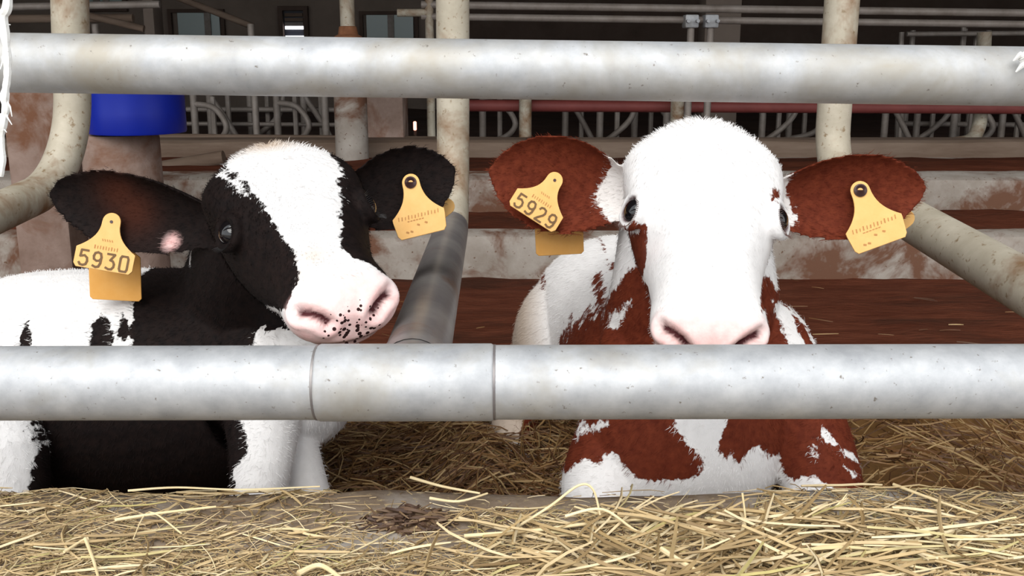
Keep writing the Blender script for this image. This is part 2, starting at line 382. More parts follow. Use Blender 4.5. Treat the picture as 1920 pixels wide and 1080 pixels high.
def pillar(name, px0, px1, Y, z0, z1, mat, depth, label, cat='pillar', bev=0.01, py=250):
    a, b2 = P(px0, py, Y), P(px1, py, Y); m = MB(); m.box((a.x, Y, z0), (b2.x, Y+depth, z1), bev)
    return tag(m.build(name, mat), label, cat)
pillar('concrete_pillar', 8, 112, 3.15, 0.0, 0.78, M['brown_concrete'], 0.3, 'squat brown concrete pillar behind the left divider pipe')
pillar('concrete_pillar', 684, 757, 4.7, 0.09, 0.80, M['brown_concrete'], 0.22, 'short square brown pillar right of the round concrete post')
# round post with slimmer pipe and rusty foot on top
tp = P(653, 74, 4.3); rp_ = 31*ppm(4.3)
post = empty('concrete_post', (tp.x, 4.3, 0.28)); tag(post, 'round pale concrete post carrying a slim pipe on a rusty foot', 'post')
m = MB(); m.lathe([(rp_*1.03, 0.2), (rp_, 0.3), (rp_*0.98, tp.z-0.02), (rp_*0.9, tp.z), (rp_*0.5, tp.z)], (tp.x, 4.3, 0), 36); m.build('drum', M['pale_concrete'], post)
m = MB(); m.lathe([(rp_*0.85, tp.z-0.005), (rp_*0.82, tp.z+0.012), (rp_*0.6, tp.z+0.02), (rp_*0.52, tp.z+0.05), (rp_*0.4, tp.z+0.055)], (tp.x, 4.3, 0), 24); m.build('rusty_foot', M['rust'], post)
m = MB(); m.tube([(tp.x, 4.3, tp.z), (tp.x-0.005, 4.3, 3.0)], rp_*0.44, 20); m.build('slim_pipe', M['galv_dirty'], post)

# second row of pipes
def post_pipe(px, Y, r, z0, z1, mat, label, group='slim posts of the far stalls'):
    c = P(px, 200, Y); m = MB(); m.tube([(c.x, Y, z0), (c.x, Y, z1)], r, 14)
    return tag(m.build('stall_post', mat), label, 'post', group)
post_pipe(985, 5.2, 0.032, 0.09, 0.62, M['galv_dirty'], 'short pale stall post above the left ear of the red calf')
post_pipe(1270, 5.2, 0.034, 0.09, 0.62, M['galv_dirty'], 'short pale stall post beside the crown of the red calf')
post_pipe(808, 4.9, 0.020, 0.09, 3.0, M['galv_dirty'], 'tall slim pale post left of the centre divider pipe')
o = MB(); o.tube(bend(P(1846, 60, 5.4), P(1836, 262, 5.4), P(1690, 288, 5.0), 0.12, 10), 0.036, 16)
tag(o.build('stall_pipe', M['galv_dirty']), 'hooked pale pipe at the far right below the red beam', 'pipe')
# two galvanised rails, upper right, with clamps and uprights
def hrail(name, px0, py0, px1, py1, Y, r, mat, label, cat='rail'):
    m = MB(); m.tube([P(px0, py0, Y), P(px1, py1, Y)], r, 14); return tag(m.build(name, mat), label, cat)
hrail('stall_rail', 790, 9, 2100, 27, 4.9, 0.018, M['far_steel'], 'upper of the two thin galvanised rails at the top right')
hrail('stall_rail', 790, 31, 2100, 48, 4.9, 0.0165, M['far_steel'], 'lower of the two thin galvanised rails at the top right')
for px, lab in ((1296, 'clamped galvanised upright left of the grey column'), (1333, 'clamped galvanised upright in front of the grey column')):
    c = P(px, 40, 4.86); u = empty('clamp_upright', (c.x, 4.86, 0.36)); tag(u, lab, 'upright')
    m = MB(); m.tube([(c.x, 4.86, 0.10), (c.x, 4.86, c.z+0.02)], 0.017, 12); m.build('upright', M['far_steel'], u)
    m = MB(); m.box((c.x-0.032, 4.83, c.z-0.03), (c.x+0.032, 4.93, c.z+0.03), 0.008); m.build('clamp', M['galv'], u)
    for s in (-1, 1):
        m = MB(); m.tube([(c.x+s*0.022, 4.80, c.z), (c.x+s*0.022, 4.85, c.z)], 0.008, 8); m.build('bolt', M['galv'], u)
pillar('concrete_column', 1322, 1390, 7.0, 0.09, 3.05, M['far_wall'], 0.25, 'tall grey concrete column behind the thin rails', 'column', py=40)
pillar('concrete_column', 268, 288, 7.4, 0.09, 3.05, M['far_wall'], 0.2, 'tall narrow column left of the paned window', 'column', py=30)
hrail('red_beam', 880, 198, 2150, 204, 5.3, 0.030, M['red_paint'], 'dark red painted beam below the upper rail on the right', 'beam')
hrail('kerb_board', 270, 262, 2150, 282, 4.75, 0.03, M['board'], 'grimy grey board along the far stall edge', 'board')
hrail('kerb_board', 290, 318, 420, 296, 4.1, 0.03, M['board'], 'grimy slanting board beside the black calf crown', 'board')

# far stall dividers: looped tubes with uprights
def loop(x, Y, kind, label):
    e = empty('stall_divider', (x, Y, 0.10)); tag(e, label, 'stall divider', 'far stall dividers')
    r = 0.017
    m = MB(); m.tube([(x, Y, 0.09), (x, Y, 0.70)], r*1.2, 10); m.build('post', M['far_steel'], e)
    m = MB()
    if kind == 0: pts = catmull([(x, Y, 0.46), (x+0.12, Y-0.03, 0.44), (x+0.19, Y-0.06, 0.34), (x+0.13, Y-0.04, 0.26), (x-0.02, Y, 0.22)], 5)
    elif kind == 1: pts = catmull([(x, Y, 0.50), (x+0.10, Y, 0.34), (x+0.20, Y, 0.16)], 5)
    else: pts = catmull([(x+0.21, Y, 0.52), (x+0.18, Y, 0.38), (x+0.07, Y, 0.27), (x-0.05, Y, 0.20)], 5)
    m.tube(pts, r, 10); m.build('loop', M['far_steel'], e)
    m = MB(); m.tube([(x+0.1, Y+0.02, 0.09), (x+0.1, Y+0.02, 0.50)], r*0.9, 8); m.build('brace', M['far_steel'], e)
    return e
i = 0; cnt = {}
ORD = ['first', 'second', 'third', 'fourth', 'fifth', 'sixth', 'seventh', 'eighth']
for px in (365, 395, 470, 520, 570, 610, 905, 1060, 1125, 1190, 1250, 1430, 1480, 1660, 1720, 1790, 1880):
    Y = 5.7 + 0.55*((i*37) % 5)/4; c = P(px, 220, Y)
    side = 'between the blue tub and the round post' if px < 620 else ('between the two calves' if px < 1300 else 'right of the red calf')
    k = cnt.get(side, 0); cnt[side] = k+1
    loop(c.x, Y, i % 3, ORD[k] + ' far looped stall divider from the left ' + side); i += 1
hrail('stall_rail', 350, 205, 640, 206, 6.22, 0.016, M['far_steel'], 'dull low far rail right of the blue tub')
hrail('stall_rail', 350, 232, 640, 234, 6.1, 0.013, M['far_steel'], 'thin lower far rail right of the blue tub')
hrail('stall_rail', 1690, 232, 2100, 236, 6.2, 0.016, M['far_steel'], 'dull low far rail left of the hooked pipe')
# upper left rails and bars
hrail('stall_rail', -60, 14, 300, 8, 5.2, 0.018, M['far_steel'], 'topmost thin rail at the upper left corner')
hrail('stall_rail', -60, 36, 250, 34, 5.6, 0.022, M['board'], 'thicker brown rail at the upper left corner')
hrail('stall_rail', 160, 28, 270, 54, 5.43, 0.018, M['board'], 'slanting brown bar behind the left divider pipe')
hrail('roof_brace', 330, -6, 475, 50, 7.0, 0.022, M['board'], 'dark slanting brace across the paned window', 'brace')
for px, lab in ((178, 'short upright below the slanting brown bar'), (470, 'thin upright ending under the dark brace')):
    c = P(px, 45, 5.4); m = MB(); m.tube([(c.x, 5.4, 0.10), (c.x, 5.4, c.z)], 0.018, 10); tag(m.build('stall_post', M['far_steel']), lab, 'post')
hrail('stall_rail', 745, 24, 810, 24, 4.9, 0.018, M['galv_dirty'], 'short pale rail joining the slim post')
for k, px in enumerate((1700, 1712, 1800, 1815, 1832, 1845)):
    c = P(px, 60, 6.4); m = MB(); m.tube([(c.x, 6.4, 0.10), (c.x + 0.03*((k % 3)-1), 6.4, c.z + 0.01*(k % 4))], 0.016, 8)
    tag(m.build('stall_bar', M['far_steel']), ORD[k] + ' slim upright bar from the left behind the thin rails, far right', 'bar', 'upright bars at the far right')
hrail('stall_rail', 1700, 64, 1960, 62, 6.3, 0.015, M['far_steel'], 'short dull rail across the upright bars at the far right')

# windows of the back wall
wn = [0]
def window(px0, py0, px1, py1, muls, Y=11.98):
    wn[0] += 1; a, b2 = P(px0, py1, Y), P(px1, py0, Y); e = empty('window_%d' % wn[0], (a.x, Y, a.z)); structure(e)
    m = MB(); t = 0.04
    m.box((a.x-t, Y-0.06, a.z-t), (a.x, Y, b2.z+t)); m.box((b2.x, Y-0.06, a.z-t), (b2.x+t, Y, b2.z+t))
    m.box((a.x, Y-0.06, b2.z), (b2.x, Y, b2.z+t)); m.box((a.x, Y-0.06, a.z-t), (b2.x, Y, a.z)); m.build('frame', M['dark_wall'], e, False)
    edges = [px0] + list(muls) + [px1]
    for i in range(len(edges)-1):
        l, r = P(edges[i], py0, Y).x, P(edges[i+1], py0, Y).x
        m = MB(); m.box((l+0.02, Y-0.025, a.z), (r-0.02, Y-0.015, b2.z)); m.build('pane', M['pane'], e, False)
    for px in muls:
        c = P(px, py0, Y).x; m = MB(); m.box((c-0.035, Y-0.05, a.z), (c+0.035, Y, b2.z)); m.build('mullion', M['far_steel'], e, False)
window(330, 24, 415, 120, (390,)); window(684, 28, 778, 120, (733,)); window(148, -60, 228, 15, (178, 196))
e = empty('window_4', P(553, 120, 11.97)); structure(e); a, b2 = P(536, 120, 11.97), P(570, 20, 11.97)
m = MB(); m.box((a.x-0.05, 11.90, a.z), (a.x, 11.99, b2.z+0.05)); m.box((b2.x, 11.90, a.z), (b2.x+0.05, 11.99, b2.z+0.05)); m.box((a.x, 11.90, b2.z), (b2.x, 11.99, b2.z+0.05)); m.build('frame', M['dark_wall'], e, False)
m = MB(); m.box((a.x, 11.975, a.z), (b2.x, 11.985, b2.z)); m.build('opening', flat('dark_opening', (0.01,0.01,0.02)), e, False)
for py, mt in ((28,'board'),(37,'board'),(45,'far_steel'),(52,'daylight'),(70,'daylight')):
    c = P(553, py, 11.95); m = MB(); m.box((a.x+0.02, 11.93, c.z-0.018), (b2.x-0.01, 11.97, c.z+0.018)); m.build('louver_slat', M[mt], e, False)
c = P(778, 236, 6.9); m = MB(); m.lathe([(0.006, -0.03), (0.011, -0.025), (0.011, 0.025), (0.006, 0.03)], c, 12); 
lamp = empty('signal_lamp', (c.x, 6.9, 0.36)); tag(lamp, 'tiny glowing red lamp on a dark post between the pillars', 'lamp')
m.build('bulb', M['lamp_red'], lamp); m = MB(); m.tube([(c.x, 6.92, 0.10), (c.x, 6.92, c.z-0.025)], 0.012, 8); m.build('stem', M['dark_wall'], lamp)

# ================================================================= CALVES
HEAD_RINGS = [  # v, w_top, (u,w) brow, (u,w) widest, (u,w) jaw, w_bottom      (metres, before scaling)
    (-0.045, -0.075, (0.018,-0.078), (0.032,-0.095), (0.022,-0.115), -0.120),
    (-0.032, -0.034, (0.032,-0.042), (0.055,-0.085), (0.044,-0.125), -0.142),
    (0.000, -0.001, (0.042,-0.014), (0.077,-0.060), (0.060,-0.125), -0.155),
    (0.040, 0.013, (0.063,0.000), (0.098,-0.045), (0.070,-0.125), -0.168),
    (0.085, 0.013, (0.070,0.004), (0.098,-0.036), (0.075,-0.125), -0.178),
    (0.125, 0.007, (0.065,-0.001), (0.092,-0.038), (0.074,-0.122), -0.178),
    (0.165, 0.000, (0.052,-0.006), (0.080,-0.050), (0.069,-0.114), -0.168),
    (0.210, -0.004, (0.041,-0.009), (0.067,-0.050), (0.060,-0.100), -0.146),
    (0.255, -0.004, (0.038,-0.009), (0.061,-0.042), (0.053,-0.084), -0.120),
    (0.290, -0.003, (0.041,-0.008), (0.064,-0.040), (0.052,-0.076), -0.103),
    (0.315, -0.006, (0.043,-0.013), (0.064,-0.040), (0.048,-0.072), -0.093),
    (0.334, -0.015, (0.037,-0.021), (0.053,-0.040), (0.041,-0.064), -0.081),
    (0.344, -0.029, (0.023,-0.032), (0.034,-0.045), (0.026,-0.057), -0.066),
]
def head_mesh():
    ctrl = []
    for v, wt, b, mx, j, wb in HEAD_RINGS:
        ctrl.append(np.array([v, wt, b[0], b[1], mx[0], mx[1], j[0], j[1], wb]))
    rows = catmull(ctrl, 4); V = []; F = []; seg = 40
    for row in rows:
        v, wt, bu, bw, mu, mw, ju, jw, wb = row
        loopc = [(0,wt),(bu,bw),(mu,mw),(ju,jw),(0,wb),(-ju,jw),(-mu,mw),(-bu,bw)]
        n = len(loopc)
        for i in range(n):
            p0, p1, p2, p3 = [np.array(loopc[(i+k) % n]) for k in (-1,0,1,2)]
            for k in range(seg//n):
                t = k/(seg//n)
                q = 0.5*((2*p1)+(-p0+p2)*t+(2*p0-5*p1+4*p2-p3)*t*t+(-p0+3*p1-3*p2+p3)*t**3)
                V.append((q[0], v, q[1]))
    nr = len(rows)
    for i in range(nr-1):
        for k in range(seg):
            k2 = (k+1) % seg; F.append((i*seg+k, (i+1)*seg+k, (i+1)*seg+k2, i*seg+k2))
    F.append(tuple(range(seg))); F.append(tuple((nr-1)*seg+k for k in range(seg))[::-1])
    return V, F

def ear_mesh(base, tip, up, W, cup=0.35, thick=0.009, droop=0.0, toward=(0,-1,0)):
    base, tip = Vector(base), Vector(tip); e = tip-base; L = e.length; e.normalize()
    n = Vector(toward); n = (n - e*n.dot(e)).normalized(); k = n.cross(e)
    if k.dot(Vector(up)) < 0: k = -k
    ns, nt_ = 22, 14; front = []; back = []
    for i in range(ns+1):
        s = i/ns
        w = W*(0.40 + 0.60*math.sin(math.pi*0.5*min(1, s/0.45))) * (1 if s < 0.45 else max(0.0, 1-((s-0.45)/0.55)**2.0)**0.68)
        w = max(w, 0.003)
        for j in range(nt_+1):
            t = -1 + 2*j/nt_
            roll = (1-s)**1.5*0.9                     # the base is rolled into a funnel
            depth = (cup*(t*t) - cup*0.45)*w*(1+roll*1.4)
            kk = w*math.sin(t*(math.pi/2)*0.85)/math.sin(math.pi/2*0.85)*(1-0.35*roll*abs(t))
            p = base + e*(L*s) + k*(kk - droop*L*s*s) + n*depth
            front.append(p); th = thick*(1-0.45*t*t)*(1.4-0.6*s); back.append(p - n*th)
    m = MB(); cols = nt_+1; F = []; nf = len(front)
    for i in range(ns):
        for j in range(nt_):
            a = i*cols+j; F.append((a, a+1, a+cols+1, a+cols)); F.append((nf+a, nf+a+cols, nf+a+cols+1, nf+a+1))
    for i in range(ns):
        a = i*cols; F.append((a, a+cols, nf+a+cols, nf+a)); a = i*cols+nt_; F.append((a, nf+a, nf+a+cols, a+cols))
    for j in range(nt_):
        F.append((j, nf+j, nf+j+1, j+1)); a = ns*cols+j; F.append((a, a+1, nf+a+1, nf+a))
    return front+back, F, (base, e, k, n, L)

def poly_sd(pts, poly):
    """signed distance (inside positive) of 2D points to a polygon"""
    pts = np.asarray(pts, float); poly = np.asarray(poly, float); n = len(poly)
    best = np.full(len(pts), 1e9); inside = np.zeros(len(pts), bool)
    for i in range(n):
        a = poly[i]; b = poly[(i+1) % n]; ab = b-a; l2 = max(ab.dot(ab), 1e-12)
        t = np.clip(((pts-a) @ ab)/l2, 0, 1); d = np.hypot(*(pts - (a + t[:,None]*ab)).T); best = np.minimum(best, d)
        cond = ((a[1] > pts[:,1]) != (b[1] > pts[:,1]))
        xi = (b[0]-a[0])*(pts[:,1]-a[1])/((b[1]-a[1]) if abs(b[1]-a[1]) > 1e-12 else 1e-12) + a[0]
        inside ^= cond & (pts[:,0] < xi)
    return np.where(inside, best, -best)

class Calf:
    def __init__(s, name, loc, label, mat, H, scale, voxel=0.0036):
        s.root = empty(name, loc); tag(s.root, label, 'calf', 'calves in the pen'); s.mat = mat
        s.mb = MB(); s.src = []; s.H = H; s.sc = scale; s.Hi = H.inverted(); s.voxel = voxel
    def add(s, region, V, F):
        s.mb.add(V, F); s.src.append((region, [tuple(v) for v in V]))
    def limb(s, region, pts, rad, n=5, seg=20):
        c = catmull([(*p, r) for p, r in zip(pts, rad)], n); m = MB()
        m.tube([q[:3] for q in c], [q[3] for q in c], seg, round_cap=True); s.add(region, m.v, m.f)
    def ellip(s, region, c, r, rot=None):
        bm = bmesh.new(); bmesh.ops.create_icosphere(bm, subdivisions=4, radius=1); bm.verts.index_update(); c = Vector(c)
        R = rot or Matrix.Identity(3)
        V = [c + R @ Vector((v.co.x*r[0], v.co.y*r[1], v.co.z*r[2])) for v in bm.verts]; F = [[v.index for v in f.verts] for f in bm.faces]; bm.free(); s.add(region, V, F)
    def hl(s, u, v, w): return s.H @ Vector((u*s.sc, v*s.sc, w*s.sc))
    def head(s):
        V, F = head_mesh(); s.add('head', [s.hl(*p) for p in V], F)
        for sx in (-1, 1):                       # lids, cheek, nostril wings, lips
            c = Vector((sx*0.0825, 0.143, -0.030)); out = Vector((sx*0.86, 0.18, 0.48)).normalized()
            e1 = out.cross(Vector((0,1,0))).normalized(); e2 = out.cross(e1)
            m = MB(); ring = [c + e1*(0.0185*math.cos(a)) + e2*(0.0205*math.sin(a)) + out*0.0045 for a in np.linspace(0, 2*math.pi, 25)]
            m.tube(ring, 0.0062, 8, cap=False); s.add('head', [s.hl(*p) for p in m.v], m.f)
            m = MB(); ring = [c + e1*(0.0185*math.cos(a)) + e2*(0.021*math.sin(a)) + out*0.006 for a in np.linspace(math.pi*0.9, math.pi*2.1, 12)]
            m.tube(ring, 0.0068, 8); s.add('head', [s.hl(*p) for p in m.v], m.f)
    def finish(s, smooth=5):
        me = s.mb.mesh('tmp'); o = bpy.data.objects.new('tmp', me); COL.objects.link(o)
        r = o.modifiers.new('r', 'REMESH'); r.mode = 'VOXEL'; r.voxel_size = s.voxel
        sm = o.modifiers.new('s', 'SMOOTH'); sm.factor = 0.5; sm.iterations = smooth
        dg = bpy.context.evaluated_depsgraph_get(); dg.update()
        body = bpy.data.meshes.new_from_object(o.evaluated_get(dg)); bpy.data.objects.remove(o); body.name = 'body'
        n = len(body.vertices); co = np.empty(n*3); body.vertices.foreach_get('co', co); co = co.reshape(-1, 3)
        kd = KDTree(sum(len(p) for _, p in s.src)); lab = []; i = 0
        for k, (rg, ps) in enumerate(s.src):
            for p in ps: kd.insert(p, i); lab.append(rg); i += 1
        kd.balance(); names = sorted(set(lab)); idx = {nm: j for j, nm in enumerate(names)}; larr = np.array([idx[l] for l in lab])
        reg = np.array([larr[kd.find(p)[1]] for p in co]); s.reg = {nm: reg == idx[nm] for nm in names}
        s.me = body; s.co = co
        nor = np.empty(n*3); body.vertices.foreach_get('normal', nor); s.nor = nor.reshape(-1, 3)
        HM = np.array(s.Hi); s.loc = (co @ HM[:3,:3].T + HM[:3,3])/s.sc        # head-local coordinates
        s.bvh = BVHTree.FromPolygons([tuple(p) for p in co], [tuple(f.vertices) for f in body.polygons])
        s.att = {k: np.zeros(n) for k in ('pink','tan','dark','freckle','warm')}; s.att['patch'] = np.full(n, -0.2)
    def hit(s, px, py, Ynom):
        d = ray(px, py).normalized(); h = s.bvh.ray_cast(CAM, d)
        return h[0] if h[0] is not None else P(px, py, Ynom)
    def to_cyl(s, L):       # unrolled round the head's long axis
        L = np.atleast_2d(L); th = np.arctan2(L[:,0], L[:,2]+0.085); return np.stack([th*0.085, L[:,1]], 1)
    def head_poly(s, px_poly, Y=1.2, extra=None):
        out = []
        for q in px_poly:
            if len(q) == 3: out.append((q[0], q[1])); continue       # already unrolled metres
            h = s.hit(q[0], q[1], Y); l = s.Hi @ h / s.sc if False else (s.Hi @ h)*(1.0/s.sc); out.append(tuple(s.to_cyl(np.array(l))[0]))
        return out
    def xz_poly(s, px_poly, Y): return [(lambda h: (h.x, h.z))(s.hit(x, y, Y)) for x, y in px_poly]
    def commit(s):
        s.me.polygons.foreach_set('use_smooth', [True]*len(s.me.polygons))
        s.me.vertices.foreach_set('co', s.co.ravel())
        for k, a in s.att.items():
            at = s.me.attributes.new(k, 'FLOAT', 'POINT'); at.data.foreach_set('value', a.astype(np.float32))
        s.me.update(); s.me.materials.clear(); s.body = new_obj('body', s.me, s.mat); child(s.body, s.root)
    def eyes(s):
        for sx in (-1, 1):
            c = s.hl(sx*0.0795, 0.143, -0.0315); bm = bmesh.new(); bmesh.ops.create_uvsphere(bm, u_segments=28, v_segments=18, radius=0.0185*s.sc)
            me = bpy.data.meshes.new('eye'); bm.to_mesh(me); bm.free(); me.polygons.foreach_set('use_smooth', [True]*len(me.polygons))
            o = new_obj('eye', me, M['eye']); o.location = c; child(o, s.root)
            # upper lashes
            out = Vector((sx*0.86, 0.18, 0.48)).normalized(); e1 = out.cross(Vector((0,1,0))).normalized(); e2 = out.cross(e1); m = MB()
            for a in np.linspace(math.pi*1.05, math.pi*1.95, 26):
                cc = Vector((sx*0.0795, 0.143, -0.0315)); p = cc + e1*(0.0185*math.cos(a)) + e2*(0.0175*math.sin(a)) + out*0.010
                q = p + out*0.012 + e2*(0.010*math.sin(a)) + e1*(0.006*math.cos(a))
                m.tube([s.hl(*p), s.hl(*(p.lerp(q,.5)+out*0.002)), s.hl(*q)], [0.0005,0.0004,0.0001], 3)
            m.build('eyelashes', s.lash, s.root)
    def hair(s, count, length, flow, keep=None, name='coat_hair'):
        n = len(s.co); me = s.me
        area = np.empty(len(me.polygons)); me.polygons.foreach_get('area', area)
        cen = np.empty(len(me.polygons)*3); me.polygons.foreach_get('center', cen); cen = cen.reshape(-1,3)
        pn = np.empty(len(me.polygons)*3); me.polygons.foreach_get('normal', pn); pn = pn.reshape(-1,3)
        first = np.empty(len(me.polygons), int); me.polygons.foreach_get('loop_start', first)
        lv = np.empty(len(me.loops), int); me.loops.foreach_get('vertex_index', lv); v0 = lv[first]
        wgt = area.copy()
        if keep is not None: wgt *= keep[v0]
        rng = np.random.default_rng(3); ids = rng.choice(len(area), size=count, p=wgt/wgt.sum())
        ln = length[v0[ids]] if hasattr(length, '__len__') else np.full(count, length)
        ln = ln*rng.uniform(0.6, 1.25, count)
        base = cen[ids] + rng.normal(0, s.voxel*0.4, (count,3)); nr = pn[ids]; fl = flow[v0[ids]] + rng.normal(0, 0.22, (count,3))
        fl -= nr*np.sum(fl*nr, 1)[:,None]; fl /= np.linalg.norm(fl, axis=1)[:,None]+1e-9
        side = np.cross(nr, fl); d1 = fl*0.88 + nr*0.42; d2 = fl*1.0 + nr*0.16
        base = base - nr*0.0015
        w = 0.00032; mid = base + d1*(ln*0.5)[:,None]; tip = mid + d2*(ln*0.5)[:,None]
        V = np.stack([base-side*w, base+side*w, mid+side*w*0.8, mid-side*w*0.8, tip], 1).reshape(-1,3)
        k = np.arange(count)*5
        quads = np.stack([k,k+1,k+2,k+3],1); tris = np.stack([k+3,k+2,k+4],1)
        hm = bpy.data.meshes.new(name); hm.from_pydata(V.tolist(), [], quads.tolist()+tris.tolist()); hm.update()
        for kk, a in s.att.items():
            at = hm.attributes.new(kk, 'FLOAT', 'POINT'); at.data.foreach_set('value', np.repeat(a[v0[ids]], 5).astype(np.float32))
        hm.polygons.foreach_set('use_smooth', [True]*len(hm.polygons))
        o = new_obj(name, hm, s.mat); o.parent = s.body; o['kind'] = 'stuff'; return o
def head_frame(poll, nose, roll_ref):
    """columns: u (image right), v (poll to nose), w (out of the forehead)"""
    v = (nose-poll).normalized(); u = Vector(roll_ref); u = (u - v*u.dot(v)).normalized(); w = v.cross(u)
    return Matrix(((u.x,v.x,w.x,poll.x),(u.y,v.y,w.y,poll.y),(u.z,v.z,w.z,poll.z),(0,0,0,1)))
def g(x, c, r): return np.exp(-((x-c)/r)**2)
def muzzle_detail(C, nost=1.0, lid=0.9):
    L = C.loc; hd = C.reg['head']; A = C.att; u, v, w = L[:,0], L[:,1], L[:,2]
    for sx in (-1, 1):
        de = np.linalg.norm(L-np.array((sx*0.0795, 0.143, -0.0315)), axis=1); A['dark'] = np.maximum(A['dark'], hd*np.clip((0.0232-de)/0.003, 0, 1)*lid)
    for sx in (-1, 1):     # comma shaped nostrils pressed in
        path = np.array([(sx*0.026,0.338,-0.036),(sx*0.033,0.334,-0.030),(sx*0.042,0.328,-0.027),(sx*0.050,0.320,-0.030)])
        path = np.array([np.array((C.Hi @ C.bvh.find_nearest(C.hl(*p))[0])*(1/C.sc)) for p in path]); dmin = np.full(len(L), 1.0)
        for i in range(len(path)-1):
            for t in np.linspace(0, 1, 5):
                p = path[i]*(1-t)+path[i+1]*t; dmin = np.minimum(dmin, np.linalg.norm(L-p, axis=1))
        f = np.clip(1-dmin/0.0095, 0, 1)*hd; C.co -= C.nor*(f**0.7*0.014)[:,None]; A['dark'] = np.maximum(A['dark'], np.clip((f-0.30)*3.2, 0, 1)*nost)
        wing = np.clip(1-np.abs(dmin-0.015)/0.006, 0, 1)*hd; C.co += C.nor*(wing*0.0022)[:,None]
    ml = hd*(v > 0.25)*np.exp(-((w - (-0.069 - 0.10*np.clip(0.335-v, 0, 1)))/0.0026)**2); C.co -= C.nor*(ml*0.004)[:,None]; A['dark'] = np.maximum(A['dark'], ml*0.75)
    A['pink'] = np.maximum(A['pink'], hd*np.clip((v-0.296)/0.03, 0, 1)*0.85)

# ---------------- the black and white calf (lying, body to the left, head turned to the camera)
poll = P(500, 270, 1.37); nose = P(624, 490, 1.135)
Hm = head_frame(poll, nose, (0.84, 0.50, 0.17))
A_ = Calf('calf', (-0.5, 1.5, 0), 'black and white calf lying on the left, tagged 5930, head turned to the camera', M['coat_black'], Hm, 1.03)
A_.lash = flat('black_lash', (0.012,0.01,0.01), 0.6)
A_.head()
A_.limb('body', [(-0.98,1.63,0.14),(-0.92,1.61,0.17),(-0.80,1.59,0.20),(-0.62,1.56,0.212),(-0.47,1.53,0.23),(-0.37,1.49,0.26),(-0.345,1.46,0.25)], [0.08,0.135,0.18,0.185,0.175,0.145,0.115], seg=36)
A_.limb('neck', [(-0.42,1.52,0.28), (-0.38,1.50,0.38), A_.hl(-0.01,0.02,-0.12), A_.hl(0,0.06,-0.10)], [0.145,0.12,0.095,0.07], seg=28)
A_.limb('body', [(-0.37,1.43,0.30),(-0.355,1.37,0.24),(-0.345,1.30,0.175),(-0.358,1.275,0.085)], [0.07,0.058,0.042,0.036])      # near foreleg, knee down
A_.limb('body', [(-0.350,1.275,0.075),(-0.39,1.31,0.045),(-0.49,1.34,0.035)], [0.034,0.027,0.026])
A_.limb('body', [(-0.37,1.48,0.28),(-0.35,1.43,0.24),(-0.315,1.38,0.15),(-0.285,1.35,0.06)], [0.060,0.045,0.038,0.036])         # far foreleg, stretched
A_.limb('body', [(-0.285,1.35,0.05),(-0.23,1.31,0.04),(-0.18,1.27,0.035)], [0.033,0.027,0.03])
A_.ellip('body', (-0.83,1.45,0.17), (0.17,0.10,0.16)); A_.limb('body', [(-0.80,1.42,0.20),(-0.72,1.36,0.20),(-0.71,1.33,0.09),(-0.80,1.32,0.05)], [0.09,0.055,0.04,0.035])
e1 = ear_mesh(A_.hl(-0.070,0.055,-0.085), P(88,365,1.42), (0,0,1), 0.064, toward=(0.1,-1,-0.12), droop=0.0); A_.add('ear', e1[0], e1[1])
e2 = ear_mesh(A_.hl(0.068,0.055,-0.085), P(858,322,1.46), (0,0,1), 0.066, toward=(-0.25,-1,-0.05), droop=-0.02); A_.add('ear', e2[0], e2[1])
A_.finish()
muzzle_detail(A_, lid=0.0)
att = A_.att; L = A_.loc; cyl = A_.to_cyl(L)
blaze = [(404,304),(412,324),(436,334),(462,340),(468,355),(487,377),(495,393),(507,409),(519,425),(535,453),(555,473),(561,497),(555,533),(541,561),(539,580),(531,620),(529,641)]
left = A_.head_poly(blaze); right = A_.head_poly([(639,324),(637,345),(641,365),(637,397),(639,421),(637,445),(641,465),(652,480)])
poly = [(-0.30,-0.09)] + left + [(left[-1][0]-0.02, 0.40), (0.30,0.40), (0.20, 0.26), (right[-1][0]+0.03, right[-1][1]+0.03)] + right[::-1] + [(right[0][0]+0.01, -0.09)]
poly[0] = (left[0][0]-0.01, -0.09)
sd = -poly_sd(cyl, poly)                                   # outside the blaze is black
hm = A_.reg['head']; att['patch'][hm] = sd[hm]
chin = A_.head_poly([(384,585),(397,596),(412,612),(432,650),(400,650),(388,620)]); s2 = poly_sd(cyl, chin); att['patch'][hm] = np.minimum(att['patch'][hm], -s2[hm])
chin = A_.head_poly([(490,606),(505,625),(522,636),(535,650),(470,655),(487,640)]); s2 = poly_sd(cyl, chin); att['patch'][hm] = np.minimum(att['patch'][hm], -s2[hm])
att['patch'][A_.reg['ear']] = 0.1; nk = A_.reg['neck']; att['patch'][nk] = 0.1
bd = A_.reg['body']; xz = A_.co[:, [0,2]]
body_black = [[(275,480),(258,520),(250,590),(246,640),(215,700),(130,750),(60,790),(62,815),(74,838),(60,870),(58,900),(58,1040),(440,1040),(436,905),(438,880),(462,850),(460,815),(447,785),(455,700),(480,600),(480,480)],
    [(190,590),(174,606),(168,660),(212,665),(214,630),(205,600)], [(228,588),(222,610),(226,640),(236,640),(243,600)],
    [(58,592),(42,606),(36,665),(60,665)], [(-60,560),(20,548),(52,528),(20,575),(6,610),(4,680),(-60,700)]]
p_ = np.full(len(xz), -0.2)
for pg in body_black: p_ = np.maximum(p_, poly_sd(xz, A_.xz_poly(pg, 1.38)))
p_ = np.where(A_.co[:,0] < -0.74, 0.05*np.sin(A_.co[:,0]*23+A_.co[:,2]*9), p_)
p_ = np.where((A_.co[:,1] > 1.37) & (A_.co[:,2] < 0.27) & (A_.co[:,0] > -0.80) & (A_.co[:,0] < -0.55), 0.05, p_)
att['patch'][bd] = p_[bd]
